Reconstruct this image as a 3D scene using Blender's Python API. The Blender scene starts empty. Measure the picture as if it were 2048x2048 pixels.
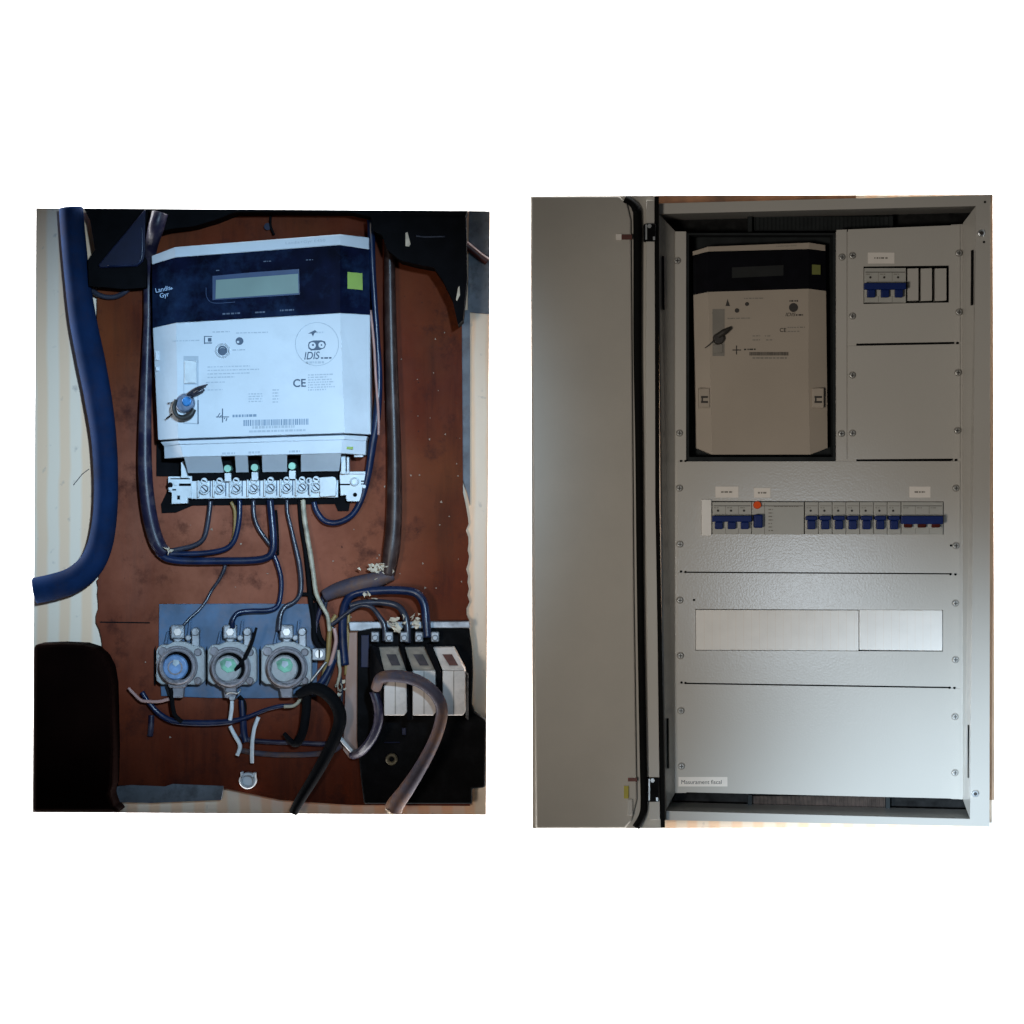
import bpy, math, random
from mathutils import Vector, Matrix
random.seed(7)
SC = bpy.context.scene
COL = SC.collection
# ------------------------------------------------------------------ scale
U = 0.0006            # metres per unit of the tracing grid
D = 5000.0            # camera distance in the same units
def P(x, y, z=0.0):   # a point of the tracing grid, z units in front of the wall
    s = (D - z) / D
    return Vector(((x-1024)*s*U, -z*U, (1024-y)*s*U))
# ------------------------------------------------------------------ camera
cam = bpy.data.cameras.new('camera'); co = bpy.data.objects.new('camera', cam); COL.objects.link(co)
co.location = (0, -D*U, 0); co.rotation_euler = (math.pi/2, 0, 0)
cam.sensor_fit = 'HORIZONTAL'; cam.sensor_width = 36; cam.lens = 36*D/2048
cam.clip_start = 0.05; cam.clip_end = 60
SC.camera = co
# ------------------------------------------------------------------ world, lamps, exposure
w = bpy.data.worlds.new('World'); SC.world = w; w.use_nodes = True
bg = w.node_tree.nodes['Background']; bg.inputs[0].default_value = (.92, .96, 1, 1); bg.inputs[1].default_value = 0.04
SC.view_settings.view_transform = 'Standard'; SC.view_settings.look = 'None'
SC.view_settings.exposure = 0; SC.view_settings.gamma = 1
def spot(name, frm, to, cone, power, col, blend=1.0, radius=.05):
    l = bpy.data.lights.new(name, 'SPOT'); o = bpy.data.objects.new(name, l); COL.objects.link(o)
    a = Vector(((frm[0]-1024)*U, -frm[2]*U, (1024-frm[1])*U)); b = P(to[0], to[1], 0)
    o.location = a; o.rotation_euler = (b-a).to_track_quat('-Z', 'Y').to_euler()
    l.energy = power; l.color = col; l.spot_size = math.radians(cone); l.spot_blend = blend; l.shadow_soft_size = radius
    return o
def area(name, loc, to, sx, sy, power, col=(1, 1, 1)):
    l = bpy.data.lights.new(name, 'AREA'); o = bpy.data.objects.new(name, l); COL.objects.link(o)
    l.shape = 'RECTANGLE'; l.size = sx; l.size_y = sy; l.energy = power; l.color = col
    o.location = loc; o.rotation_euler = (Vector(to)-Vector(loc)).to_track_quat('-Z', 'Y').to_euler()
# cool lamp on the old installation, from the upper right
spot('spot_cool', (1650, 200, 4700), (455, 955), 17.0, 395, (.50, .75, 1.0), 1.0, .06)
# daylight falling on the lower right of the new cabinet, and a soft warm fill on all of it
spot('spot_daylight', (500, 1900, 5000), (2080, 1850), 18, 730, (.62, .81, 1.0), 1.0, .10)
spot('spot_fill', (-700, 1700, 5000), (1640, 1080), 25, 152, (1.0, .93, .84), .9, .25)
# a narrow spot added for the window-like glare on the lacquered plates
spot('spot_window', (2190, 1370, 5000), (1610, 1190), 7.2, 30, (.74, .87, 1.0), 1.0, .10)
# added strip lamps, out of view, that light only the white backdrop
for sx in (-1, 1):
    area('backdrop_strip', (sx*1.25, .22, 0), (sx*.25, 1.2, 0), .5, 2.6, 110)
for sz in (-1, 1):
    area('backdrop_strip', (0, .22, sz*1.25), (0, 1.2, sz*.25), 2.6, .5, 70)

# ------------------------------------------------------------------ materials
def mat(name, col, rough=.5, metal=0, var=.12, vs=60, bump=0, bs=300, dirt=None, da=.35, ds=25, stretch=None, spec=.5, coat=0):
    m = bpy.data.materials.new(name); m.use_nodes = True
    nt = m.node_tree; N = nt.nodes; L = nt.links; b = N['Principled BSDF']
    b.inputs['Roughness'].default_value = rough; b.inputs['Metallic'].default_value = metal
    b.inputs['Specular IOR Level'].default_value = spec
    b.inputs['Coat Weight'].default_value = coat
    tc = N.new('ShaderNodeTexCoord'); src = tc.outputs['Object']
    if stretch:
        mp = N.new('ShaderNodeMapping'); mp.inputs['Scale'].default_value = stretch; L.new(src, mp.inputs[0]); src = mp.outputs[0]
    n = N.new('ShaderNodeTexNoise'); n.inputs['Scale'].default_value = vs; n.inputs['Detail'].default_value = 6
    L.new(src, n.inputs['Vector'])
    r = N.new('ShaderNodeValToRGB'); L.new(n.outputs['Fac'], r.inputs[0])
    r.color_ramp.elements[0].position = .3; r.color_ramp.elements[1].position = .72
    r.color_ramp.elements[0].color = (*[c*(1-var) for c in col], 1)
    r.color_ramp.elements[1].color = (*[min(1, c*(1+var)) for c in col], 1)
    out = r.outputs[0]
    if dirt:
        n2 = N.new('ShaderNodeTexNoise'); n2.inputs['Scale'].default_value = ds; n2.inputs['Detail'].default_value = 9; n2.inputs['Roughness'].default_value = .68
        L.new(src, n2.inputs['Vector'])
        r2 = N.new('ShaderNodeValToRGB'); L.new(n2.outputs['Fac'], r2.inputs[0])
        r2.color_ramp.elements[0].position = .48; r2.color_ramp.elements[1].position = .68
        r2.color_ramp.elements[0].color = (0, 0, 0, 1); r2.color_ramp.elements[1].color = (da, da, da, 1)
        mx = N.new('ShaderNodeMix'); mx.data_type = 'RGBA'
        L.new(r2.outputs[0], mx.inputs['Factor']); L.new(out, mx.inputs['A']); mx.inputs['B'].default_value = (*dirt, 1)
        out = mx.outputs['Result']
    L.new(out, b.inputs['Base Color'])
    if bump:
        n3 = N.new('ShaderNodeTexNoise'); n3.inputs['Scale'].default_value = bs; n3.inputs['Detail'].default_value = 3
        L.new(tc.outputs['Object'], n3.inputs['Vector'])
        bp = N.new('ShaderNodeBump'); bp.inputs['Strength'].default_value = bump; bp.inputs['Distance'].default_value = .001
        L.new(n3.outputs['Fac'], bp.inputs['Height']); L.new(bp.outputs[0], b.inputs['Normal'])
    return m
DUST = (.34, .30, .29)
M = {}
M['backdrop'] = mat('backdrop_paper', (.9, .9, .9), .9, var=.0)
M['casing'] = mat('casing_plastic', (.60, .665, .73), .42, var=.05, vs=18, dirt=(.42, .47, .52), da=.35, ds=14)
M['casing2'] = mat('terminal_plastic', (.66, .72, .76), .38, var=.08, vs=120, dirt=(.25, .28, .30), da=.4, ds=60)
M['glass'] = mat('dark_glazed_panel', (.003, .005, .019), .14, spec=.22, var=.5, vs=40, dirt=(.02, .05, .12), da=.5, ds=16, bump=.02, bs=40)
M['lcd'] = mat('display_glass', (.17, .25, .23), .3, var=.1, vs=20)
M['lcdframe'] = mat('display_frame', (.02, .05, .13), .3)
M['lime'] = mat('lime_sticker', (.24, .38, .045), .5, var=.08)
M['black'] = mat('black_plastic', (.003, .003, .004), .8, spec=.08, var=.4, vs=50)
M['blackgloss'] = mat('black_bakelite', (.003, .003, .0035), .7, spec=.06, var=.4, vs=60, dirt=(.012, .012, .014), da=.3, ds=60)
M['inkd'] = mat('print_ink', (.06, .10, .16), .6, var=.1)
M['inkl'] = mat('faded_ink', (.42, .49, .56), .6, var=.1)
M['inkk2'] = mat('deep_gap', (.02, .03, .045), .7, var=.1)
M['inkm'] = mat('mid_ink', (.20, .29, .40), .6, var=.1)
M['inkdim'] = mat('dim_print', (.06, .09, .15), .6, var=.3, vs=200)
M['inkw'] = mat('white_print', (.35, .5, .72), .5, var=.1)
M['cableblue'] = mat('cable_navy', (.004, .013, .048), .30, spec=.45, var=.35, vs=40, dirt=(.06, .06, .08), da=.25, ds=50, bump=.1, bs=250)
M['cablebig'] = mat('cable_sleeve_navy', (.006, .019, .062), .75, spec=.04, var=.3, vs=25, dirt=(.03, .02, .02), da=.35, ds=18, bump=.12, bs=160)
M['cableviolet'] = mat('cable_violet_brown', (.015, .013, .034), .38, spec=.3, var=.3, vs=40, dirt=(.22, .18, .17), da=.3, ds=45, bump=.1, bs=250)
M['cablebrown'] = mat('conduit_brown', (.030, .014, .012), .38, spec=.35, var=.3, vs=40, dirt=(.13, .10, .09), da=.3, ds=40, bump=.1, bs=250)
M['cabledirty'] = mat('cable_dusty_brown', (.062, .052, .070), .55, spec=.15, var=.35, vs=30, dirt=(.17, .075, .022), da=.75, ds=22, bump=.25, bs=200)
M['cableblack'] = mat('cable_black', (.004, .004, .005), .8, spec=.08, var=.3)
M['wiregrey'] = mat('wire_grey', (.030, .032, .048), .30, var=.5, vs=70, dirt=(.02, .02, .03), da=.5, ds=60)
M['wirecream'] = mat('wire_cream', (.42, .37, .27), .5, var=.3, vs=60, dirt=(.06, .05, .04), da=.7, ds=50)
M['wireyellow'] = mat('wire_yellow', (.30, .19, .06), .5, var=.3, vs=60, dirt=(.05, .04, .03), da=.6, ds=60)
M['wirewhite'] = mat('wire_white', (.66, .68, .70), .45, var=.1, dirt=(.3, .3, .3), da=.5, ds=60)
M['wirepink'] = mat('wire_copper_pink', (.42, .24, .21), .45, var=.2)
M['steel'] = mat('steel', (.55, .57, .58), .35, 1, var=.2, vs=120)
M['dullsteel'] = mat('dull_zinc', (.30, .31, .33), .5, .6, var=.35, vs=90, dirt=(.12, .10, .09), da=.6, ds=70)
M['screwzinc'] = mat('screw_zinc', (.52, .51, .48), .35, .5, var=.3, vs=300)
M['cast'] = mat('dusty_cast_holder', (.27, .25, .27), .6, .15, var=.4, vs=60, dirt=(.07, .048, .042), da=.8, ds=55, bump=.5, bs=160)
M['porcelain'] = mat('dusty_porcelain', (.36, .37, .37), .5, 0, var=.15, vs=60, dirt=(.2, .18, .18), da=.55, ds=55)
M['plateblue'] = mat('blue_steel_plate', (.045, .095, .175), .5, .1, var=.35, vs=30, dirt=(.12, .11, .14), da=.7, ds=20, bump=.1, bs=120)
M['fuseblue'] = mat('fuse_window_blue', (.17, .29, .50), .2, var=.35, vs=80)
M['fusegreen'] = mat('fuse_window_green', (.20, .46, .33), .2, var=.5, vs=80)
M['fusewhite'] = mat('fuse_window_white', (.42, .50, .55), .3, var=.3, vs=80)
M['greenscrew'] = mat('green_screw', (.22, .46, .36), .4, .3, var=.2)
M['cream'] = mat('cream_breaker', (.74, .66, .60), .45, var=.08, vs=30, dirt=(.25, .22, .19), da=.5, ds=30)
M['creamtop'] = mat('cream_breaker_dusty', (.30, .25, .20), .6, var=.3, vs=50, dirt=(.05, .04, .04), da=.7, ds=40)
M['chipdim'] = mat('dull_chips', (.34, .24, .18), .8, var=.3, vs=100)
M['rust'] = mat('red_brown_label', (.10, .035, .03), .6, var=.4, vs=90)
M['chip'] = mat('torn_fibre', (.60, .50, .38), .8, var=.3, vs=100)
M['brownbox'] = mat('maroon_black_leather', (.006, .002, .0015), .9, spec=.02, var=.5, vs=14)
M['bluebox'] = mat('navy_box', (.004, .007, .030), .35, spec=.25, var=.4, vs=30)
M['concrete'] = mat('grey_plaster', (.15, .165, .19), .8, var=.2, vs=40, dirt=(.05, .05, .055), da=.7, ds=50)
M['greytrim'] = mat('grey_edge_paint', (.13, .145, .17), .6, var=.3, vs=40, dirt=(.05, .03, .025), da=.8, ds=30)
M['cab'] = mat('powder_coat_grey', (.50, .475, .43), .20, var=.02, vs=8, bump=.12, bs=430, spec=.5)
M['cab2'] = mat('powder_coat_door', (.43, .40, .35), .6, var=.04, vs=8, bump=.1, bs=330, dirt=(.36, .34, .30), da=.35, ds=7)
M['duct'] = mat('dark_cavity', (.012, .012, .012), .8, spec=.08, var=.5, vs=100)  # near-black colour stands in for the shade inside the cabinet
M['grey'] = mat('anthracite_tray', (.022, .025, .026), .8, spec=.08, var=.2)
M['ductbrown'] = mat('brown_duct', (.05, .035, .028), .6, var=.4, vs=90, spec=.1)
M['rubber'] = mat('black_rubber', (.004, .004, .004), .8, spec=.08, var=.2)
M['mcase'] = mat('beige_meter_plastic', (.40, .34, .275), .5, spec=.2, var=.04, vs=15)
M['mod'] = mat('module_plastic', (.42, .41, .37), .45, var=.03)
M['blank'] = mat('cream_blank', (.84, .81, .76), .5, var=.03)
M['toggle'] = mat('blue_toggle', (.006, .020, .12), .45, spec=.2, var=.1)
M['orange'] = mat('orange_button', (.80, .09, .01), .5, spec=.15, var=.05)
M['redbrown'] = mat('red_toggle', (.07, .010, .006), .6, spec=.1, var=.1)
M['label'] = mat('paper_label', (.80, .74, .67), .6, var=.03)
M['inkg'] = mat('grey_ink', (.22, .20, .17), .6, var=.1)
M['inkk'] = mat('black_ink', (.03, .025, .02), .6, var=.1)
M['maroon'] = mat('maroon_tag', (.10, .02, .012), .5, var=.1)
M['yellowtag'] = mat('yellow_tag', (.40, .34, .03), .5, var=.1)
M['woodedge'] = mat('brown_wood_edge', (.16, .07, .03), .6, var=.6, vs=30)
M['post'] = mat('pale_brown_post', (.27, .19, .13), .6, var=.15, vs=30)
M['grimelabel'] = mat('grimy_label', (.055, .045, .05), .6, var=.5, vs=90)
M['batten'] = mat('pale_batten', (.34, .20, .15), .7, var=.25, vs=40, dirt=(.40, .33, .33), da=.6, ds=30, stretch=(1, 1, .25))
M['plasterwhite'] = mat('white_plaster', (.72, .70, .66), .8, var=.04)

def wallpaper():
    m = bpy.data.materials.new('striped_wallpaper'); m.use_nodes = True
    nt = m.node_tree; N = nt.nodes; L = nt.links; b = N['Principled BSDF']; b.inputs['Roughness'].default_value = .8
    tc = N.new('ShaderNodeTexCoord'); sx = N.new('ShaderNodeSeparateXYZ'); L.new(tc.outputs['Object'], sx.inputs[0])
    wn = N.new('ShaderNodeTexNoise'); wn.inputs['Scale'].default_value = 12; wn.inputs['Detail'].default_value = 3; L.new(tc.outputs['Object'], wn.inputs['Vector'])
    ad = N.new('ShaderNodeMath'); ad.operation = 'MULTIPLY_ADD'; ad.inputs[1].default_value = .008; L.new(wn.outputs['Fac'], ad.inputs[0]); L.new(sx.outputs['X'], ad.inputs[2])
    mu = N.new('ShaderNodeMath'); mu.operation = 'MULTIPLY'; mu.inputs[1].default_value = 2*math.pi/(45*U); L.new(ad.outputs[0], mu.inputs[0])
    si = N.new('ShaderNodeMath'); si.operation = 'SINE'; L.new(mu.outputs[0], si.inputs[0])
    mr = N.new('ShaderNodeMapRange'); mr.inputs['From Min'].default_value = -.35; mr.inputs['From Max'].default_value = .5; L.new(si.outputs[0], mr.inputs[0])
    mx = N.new('ShaderNodeMix'); mx.data_type = 'RGBA'; L.new(mr.outputs[0], mx.inputs['Factor'])
    mx.inputs['A'].default_value = (.86, .70, .55, 1); mx.inputs['B'].default_value = (.88, .60, .40, 1)
    n = N.new('ShaderNodeTexNoise'); n.inputs['Scale'].default_value = 70; n.inputs['Detail'].default_value = 10; L.new(tc.outputs['Object'], n.inputs['Vector'])
    r = N.new('ShaderNodeValToRGB'); L.new(n.outputs['Fac'], r.inputs[0]); r.color_ramp.elements[0].position = .64; r.color_ramp.elements[1].position = .76
    r.color_ramp.elements[0].color = (0, 0, 0, 1); r.color_ramp.elements[1].color = (.6, .6, .6, 1)
    m2 = N.new('ShaderNodeMix'); m2.data_type = 'RGBA'; L.new(r.outputs[0], m2.inputs['Factor']); L.new(mx.outputs['Result'], m2.inputs['A']); m2.inputs['B'].default_value = (.35, .30, .27, 1)
    L.new(m2.outputs['Result'], b.inputs['Base Color'])
    bp = N.new('ShaderNodeBump'); bp.inputs['Strength'].default_value = .15; bp.inputs['Distance'].default_value = .001; L.new(n.outputs['Fac'], bp.inputs['Height']); L.new(bp.outputs[0], b.inputs['Normal'])
    return m
def BOFF(q): return q-P(560, 1610, 0)
def boardmat():
    m = bpy.data.materials.new('stained_red_brown_board'); m.use_nodes = True
    nt = m.node_tree; N = nt.nodes; L = nt.links; b = N['Principled BSDF']; b.inputs['Roughness'].default_value = .5; b.inputs['Specular IOR Level'].default_value = .04
    tc = N.new('ShaderNodeTexCoord'); O = tc.outputs['Object']
    def noise(s, d=8, r=.6, st=None):
        v = O
        if st:
            mp = N.new('ShaderNodeMapping'); mp.inputs['Scale'].default_value = st; L.new(O, mp.inputs[0]); v = mp.outputs[0]
        n = N.new('ShaderNodeTexNoise'); n.inputs['Scale'].default_value = s; n.inputs['Detail'].default_value = d; n.inputs['Roughness'].default_value = r
        L.new(v, n.inputs['Vector']); return n.outputs['Fac']
    def ramp(f, p0, p1, c0, c1):
        r = N.new('ShaderNodeValToRGB'); L.new(f, r.inputs[0]); e = r.color_ramp.elements
        e[0].position = p0; e[1].position = p1; e[0].color = (*c0, 1); e[1].color = (*c1, 1); return r.outputs[0]
    def mix(f, a, c):
        x = N.new('ShaderNodeMix'); x.data_type = 'RGBA'; L.new(f, x.inputs['Factor']); L.new(a, x.inputs['A'])
        if isinstance(c, tuple): x.inputs['B'].default_value = (*c, 1)
        else: L.new(c, x.inputs['B'])
        return x.outputs['Result']
    base = ramp(noise(9, 5), .3, .72, (.060, .009, .004), (.150, .026, .008))
    g = ramp(noise(60, 7, .6, (1, 1, .12)), .35, .7, (0, 0, 0), (.45, .45, .45))
    c = mix(g, base, (.125, .030, .014))
    c = mix(ramp(noise(32, 8, .7, (1, 1, .10)), .52, .70, (0, 0, 0), (.8, .8, .8)), c, (.040, .009, .006))   # long dark streaks of the grain
    c = mix(ramp(noise(3.2, 4, .5), .50, .66, (0, 0, 0), (.45, .45, .45)), c, (.19, .060, .018))                # amber patches of varnish
    # a ragged veil of dust and worn varnish, also painting the board's lit middle brighter
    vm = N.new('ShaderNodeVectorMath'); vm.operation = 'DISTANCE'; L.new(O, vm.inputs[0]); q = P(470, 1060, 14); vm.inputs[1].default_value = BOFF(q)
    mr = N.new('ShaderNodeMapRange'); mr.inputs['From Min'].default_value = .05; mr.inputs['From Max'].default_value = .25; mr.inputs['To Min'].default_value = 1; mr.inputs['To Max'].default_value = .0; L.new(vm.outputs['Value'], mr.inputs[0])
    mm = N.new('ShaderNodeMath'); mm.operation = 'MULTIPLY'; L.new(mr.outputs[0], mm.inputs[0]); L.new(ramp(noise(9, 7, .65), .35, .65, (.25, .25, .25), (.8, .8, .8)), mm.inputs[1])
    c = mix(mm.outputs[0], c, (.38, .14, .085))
    c = mix(ramp(noise(5, 6, .62), .55, .75, (0, 0, 0), (.10, .10, .10)), c, (.20, .10, .085))
    c = mix(ramp(noise(22, 9, .72), .54, .68, (0, 0, 0), (.75, .75, .75)), c, (.035, .009, .007))       # dark stains
    c = mix(ramp(noise(160, 3, .5), .73, .78, (0, 0, 0), (.8, .8, .8)), c, (.03, .012, .01))        # nail pricks
    c = mix(ramp(noise(130, 4, .6, (1, 1, 1.7)), .74, .80, (0, 0, 0), (.7, .7, .7)), c, (.42, .33, .29))  # specks
    L.new(c, b.inputs['Base Color'])
    bp = N.new('ShaderNodeBump'); bp.inputs['Strength'].default_value = .25; bp.inputs['Distance'].default_value = .001
    L.new(noise(110, 8), bp.inputs['Height']); L.new(bp.outputs[0], b.inputs['Normal'])
    return m
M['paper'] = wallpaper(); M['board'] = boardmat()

# ------------------------------------------------------------------ mesh building
class MB:
    def __init__(s): s.v = []; s.f = []
    def add(s, vs, fs):
        o = len(s.v); s.v += [Vector(p) for p in vs]; s.f += [[i+o for i in f] for f in fs]; return s
    def prism(s, poly, z0, z1, top=None):      # outline traced on the front face (z1), straight sides back to z0
        a = [P(x, y, z1) for x, y in poly]
        if top: a = [P(x, y, z) for x, y, z in top]
        b = [Vector((p.x, -z0*U, p.z)) for p in a]; n = len(a)
        fs = [list(range(n))[::-1], list(range(n, 2*n))]
        fs += [[i, (i+1) % n, n+(i+1) % n, n+i] for i in range(n)]
        return s.add(a+b, fs)
    def box(s, x0, y0, x1, y1, z0, z1): return s.prism([(x0, y0), (x1, y0), (x1, y1), (x0, y1)], z0, z1)
    def surf(s, pts): return s.add([P(*p) for p in pts], [list(range(len(pts)))])
    def slab(s, pts, t=3):                      # sheet with thickness t, pts (x,y,z)
        a = [P(*p) for p in pts]; b = [p+Vector((0, t*U, 0)) for p in a]; n = len(a)
        return s.add(a+b, [list(range(n))[::-1], list(range(n, 2*n))]+[[i, (i+1) % n, n+(i+1) % n, n+i] for i in range(n)])
    def band(s, top, bot, zs, zb):              # faceted casing band: creases at the given depths
        n = len(top)
        a = [P(top[i][0], top[i][1], zs[i]) for i in range(n)]; b = [P(bot[i][0], bot[i][1], zs[i]) for i in range(n)]
        a2 = [Vector((p.x, -zb*U, p.z)) for p in a]; b2 = [Vector((p.x, -zb*U, p.z)) for p in b]
        vs = a+b+a2+b2; fs = []
        for i in range(n-1):
            fs += [[i, n+i, n+i+1, i+1], [2*n+i, 2*n+i+1, 3*n+i+1, 3*n+i], [i, i+1, 2*n+i+1, 2*n+i], [n+i, 3*n+i, 3*n+i+1, n+i+1]]
        fs += [[0, 2*n, 3*n, n], [n-1, 2*n-1, 4*n-1, 3*n-1]]
        return s.add(vs, fs)
    def cyl(s, x, y, z0, z1, r, r1=None, seg=28):
        r1 = r if r1 is None else r1; c = P(x, y, z1); vs = []
        for k in range(seg):
            t = 2*math.pi*k/seg; vs.append(Vector((c.x+r1*U*math.cos(t), -z1*U, c.z+r1*U*math.sin(t))))
        for k in range(seg):
            t = 2*math.pi*k/seg; vs.append(Vector((c.x+r*U*math.cos(t), -z0*U, c.z+r*U*math.sin(t))))
        return s.add(vs, [list(range(seg)), list(range(seg, 2*seg))[::-1]]+[[k, seg+k, seg+(k+1) % seg, (k+1) % seg] for k in range(seg)])
    def ring(s, x, y, z0, z1, ro, ri, seg=36, sq=1.0, bev=2.0):
        c = P(x, y, z1); prof = [(ri, z0), (ri, z1-bev), (ri+bev, z1), (ro-bev, z1), (ro, z1-bev), (ro, z0)]
        vs = []; n = len(prof)
        for k in range(seg):
            t = 2*math.pi*k/seg
            for r, z in prof: vs.append(Vector((c.x+r*U*math.cos(t), -z*U, c.z+r*U*sq*math.sin(t))))
        fs = []
        for k in range(seg):
            for j in range(n):
                a = k*n+j; b = k*n+(j+1) % n; c2 = ((k+1) % seg)*n+(j+1) % n; d = ((k+1) % seg)*n+j
                fs.append([a, b, c2, d])
        return s.add(vs, fs)
    def tube(s, pts, r, seg=14, sub=7, flat=1.0):
        """round cable through pts (x,y,z); r a number or one radius per point"""
        rr = r if isinstance(r, (list, tuple)) else [r]*len(pts)
        Q = [P(*p) for p in pts]; path = []; rad = []
        for i in range(len(Q)-1):
            p0 = Q[max(i-1, 0)]; p1 = Q[i]; p2 = Q[i+1]; p3 = Q[min(i+2, len(Q)-1)]
            for k in range(sub):
                t = k/sub
                path.append(.5*((2*p1)+(p2-p0)*t+(2*p0-5*p1+4*p2-p3)*t*t+(3*p1-p0-3*p2+p3)*t**3)); rad.append(rr[i]*(1-t)+rr[i+1]*t)
        path.append(Q[-1]); rad.append(rr[-1])
        vs = []; up = Vector((0, -1, 0)); n = len(path)
        for i in range(n):
            t = (path[min(i+1, n-1)]-path[max(i-1, 0)]).normalized()
            a = t.cross(up)
            if a.length < .05: a = t.cross(Vector((1, 0, 0)))
            a.normalize(); b = a.cross(t).normalized()
            for k in range(seg):
                q = 2*math.pi*k/seg; vs.append(path[i]+(a*math.cos(q)+b*math.sin(q)*flat)*rad[i]*U)
        fs = [[i*seg+k, i*seg+(k+1) % seg, (i+1)*seg+(k+1) % seg, (i+1)*seg+k] for i in range(n-1) for k in range(seg)]
        fs += [list(range(seg))[::-1], list(range((n-1)*seg, n*seg))]
        return s.add(vs, fs)
    def build(s, name, m, parent=None, bevel=0, smooth=False, origin=None):
        if parent is not None: o0 = parent['_o'] if '_o' in parent else (0, 0, 0)
        else:
            if origin is None:
                mn = [min(p[i] for p in s.v) for i in range(3)]; mx = [max(p[i] for p in s.v) for i in range(3)]
                origin = [(a+b)/2 for a, b in zip(mn, mx)]
            o0 = origin
        o0 = Vector(o0)
        me = bpy.data.meshes.new(name); me.from_pydata([tuple(p-o0) for p in s.v], [], s.f); me.update()
        import bmesh
        bm = bmesh.new(); bm.from_mesh(me); bmesh.ops.recalc_face_normals(bm, faces=bm.faces); bm.to_mesh(me); bm.free()
        if smooth:
            for p in me.polygons: p.use_smooth = len(p.vertices) <= 4
        me.materials.append(M[m] if isinstance(m, str) else m)
        o = bpy.data.objects.new(name, me); COL.objects.link(o)
        if parent is not None: o.parent = parent; o['_o'] = tuple(o0)
        else: o.location = o0; o['_o'] = tuple(o0)
        if bevel:
            md = o.modifiers.new('bevel', 'BEVEL'); md.width = bevel*U; md.segments = 2; md.limit_method = 'ANGLE'; md.angle_limit = math.radians(35)
        return o
def tag(o, label=None, cat=None, group=None, kind=None):
    if label: o['label'] = label
    if cat: o['category'] = cat
    if group: o['group'] = group
    if kind: o['kind'] = kind
    return o
def thing(name, x, y, z, label, cat, group=None):
    o = bpy.data.objects.new(name, None); COL.objects.link(o); o.location = P(x, y, z); o['_o'] = tuple(P(x, y, z)); o.empty_display_size = .01
    return tag(o, label, cat, group)
def box(name, m, par, x0, y0, x1, y1, z0, z1, bevel=0): return MB().box(x0, y0, x1, y1, z0, z1).build(name, m, par, bevel)
def text(s, name, m, par, x, y, wd, h, z, rot=0, shear=0, bold=0):
    cu = bpy.data.curves.new('t', 'FONT'); cu.body = s; cu.align_x = 'CENTER'; cu.align_y = 'CENTER'; cu.shear = shear; cu.offset = bold
    o = bpy.data.objects.new('t', cu); COL.objects.link(o)
    dg = bpy.context.evaluated_depsgraph_get(); me = bpy.data.meshes.new_from_object(o.evaluated_get(dg))
    vs = [v.co.copy() for v in me.vertices]; fs = [list(p.vertices) for p in me.polygons]
    bpy.data.objects.remove(o); bpy.data.curves.remove(cu)
    if not vs: return
    x0, x1 = min(v.x for v in vs), max(v.x for v in vs); y0, y1 = min(v.y for v in vs), max(v.y for v in vs)
    c, sn = math.cos(math.radians(rot)), math.sin(math.radians(rot)); C = P(x, y, z); out = []
    for v in vs:
        a = (v.x-(x0+x1)/2)/(x1-x0)*wd*U; b = (v.y-(y0+y1)/2)/(y1-y0)*h*U
        out.append(Vector((C.x+a*c-b*sn, C.y, C.z+a*sn+b*c)))
    mb = MB(); mb.add(out, fs); return mb.build(name, m, par)
def dashes(name, m, par, rows, z, rot=0, seed=1, h=2.2):
    """rows of tiny print too small to read: (x0,y,x1)"""
    R = random.Random(seed); mb = MB(); t = math.tan(math.radians(rot))
    for x0, y, x1 in rows:
        x = x0
        while x < x1:
            l = min(R.uniform(2, 8), x1-x); yy = y-(x-x0)*t
            mb.surf([(x, yy-h/2, z), (x+l, yy-h/2-l*t, z), (x+l, yy+h/2-l*t, z), (x, yy+h/2, z)]); x += l+R.uniform(1.2, 2.4)
    return mb.build(name, m, par)

# ================================================================== SETTING
tag(MB().add([(-6, 1.2, -5), (6, 1.2, -5), (6, 1.2, 5), (-6, 1.2, 5)], [[0, 1, 2, 3]]).build('backdrop', 'backdrop', origin=(0, 0, 0)), kind='structure')
tag(MB().prism([(72, 416), (980, 422), (972, 1630), (65, 1625)], -40, 0).build('wall', 'paper', origin=(0, 0, 0)), kind='structure')

# ================================================================== LEFT: OLD INSTALLATION
# wooden back board with its ragged edges
R = random.Random(3)
le = [(197, 419), (195, 560), (194, 640), (197, 760), (198, 900), (197, 1000), (199, 1080), (198, 1155)]
ragged = [(196+R.uniform(-4, 4), 1160+i*14) for i in range(8)]
le2 = [(203, 1275), (206, 1300), (222, 1330), (226, 1400), (226, 1570)]
bt = [(300, 1573), (445, 1576), (560, 1600), (640, 1606), (700, 1610), (940, 1612)]
rt = [(938, 1240)]+[(936+R.uniform(-5, 3), 1230-i*13) for i in range(18)]+[(926, 985), (924, 700), (923, 423)]
poly = le+ragged+le2+bt+rt
bd = thing('back_board', 560, 1610, 0, 'old red-brown stained wooden board carrying the meter and the fuses', 'board')
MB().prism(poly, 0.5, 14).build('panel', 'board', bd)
for pts in [[(200, 1243), (300, 1244.5), (300, 1247), (200, 1245.5)], [(700, 1243), (936, 1241), (936, 1244), (700, 1246)]]: MB().prism(pts, 10, 14.4).build('joint', 'black', bd)
tag(MB().prism([(923, 620), (940, 620), (940, 1010), (934, 985), (926, 960)], .8, 9).build('edge_trim', 'greytrim'), 'peeling blue-grey painted strip down the right edge of the brown board', 'trim')
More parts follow.
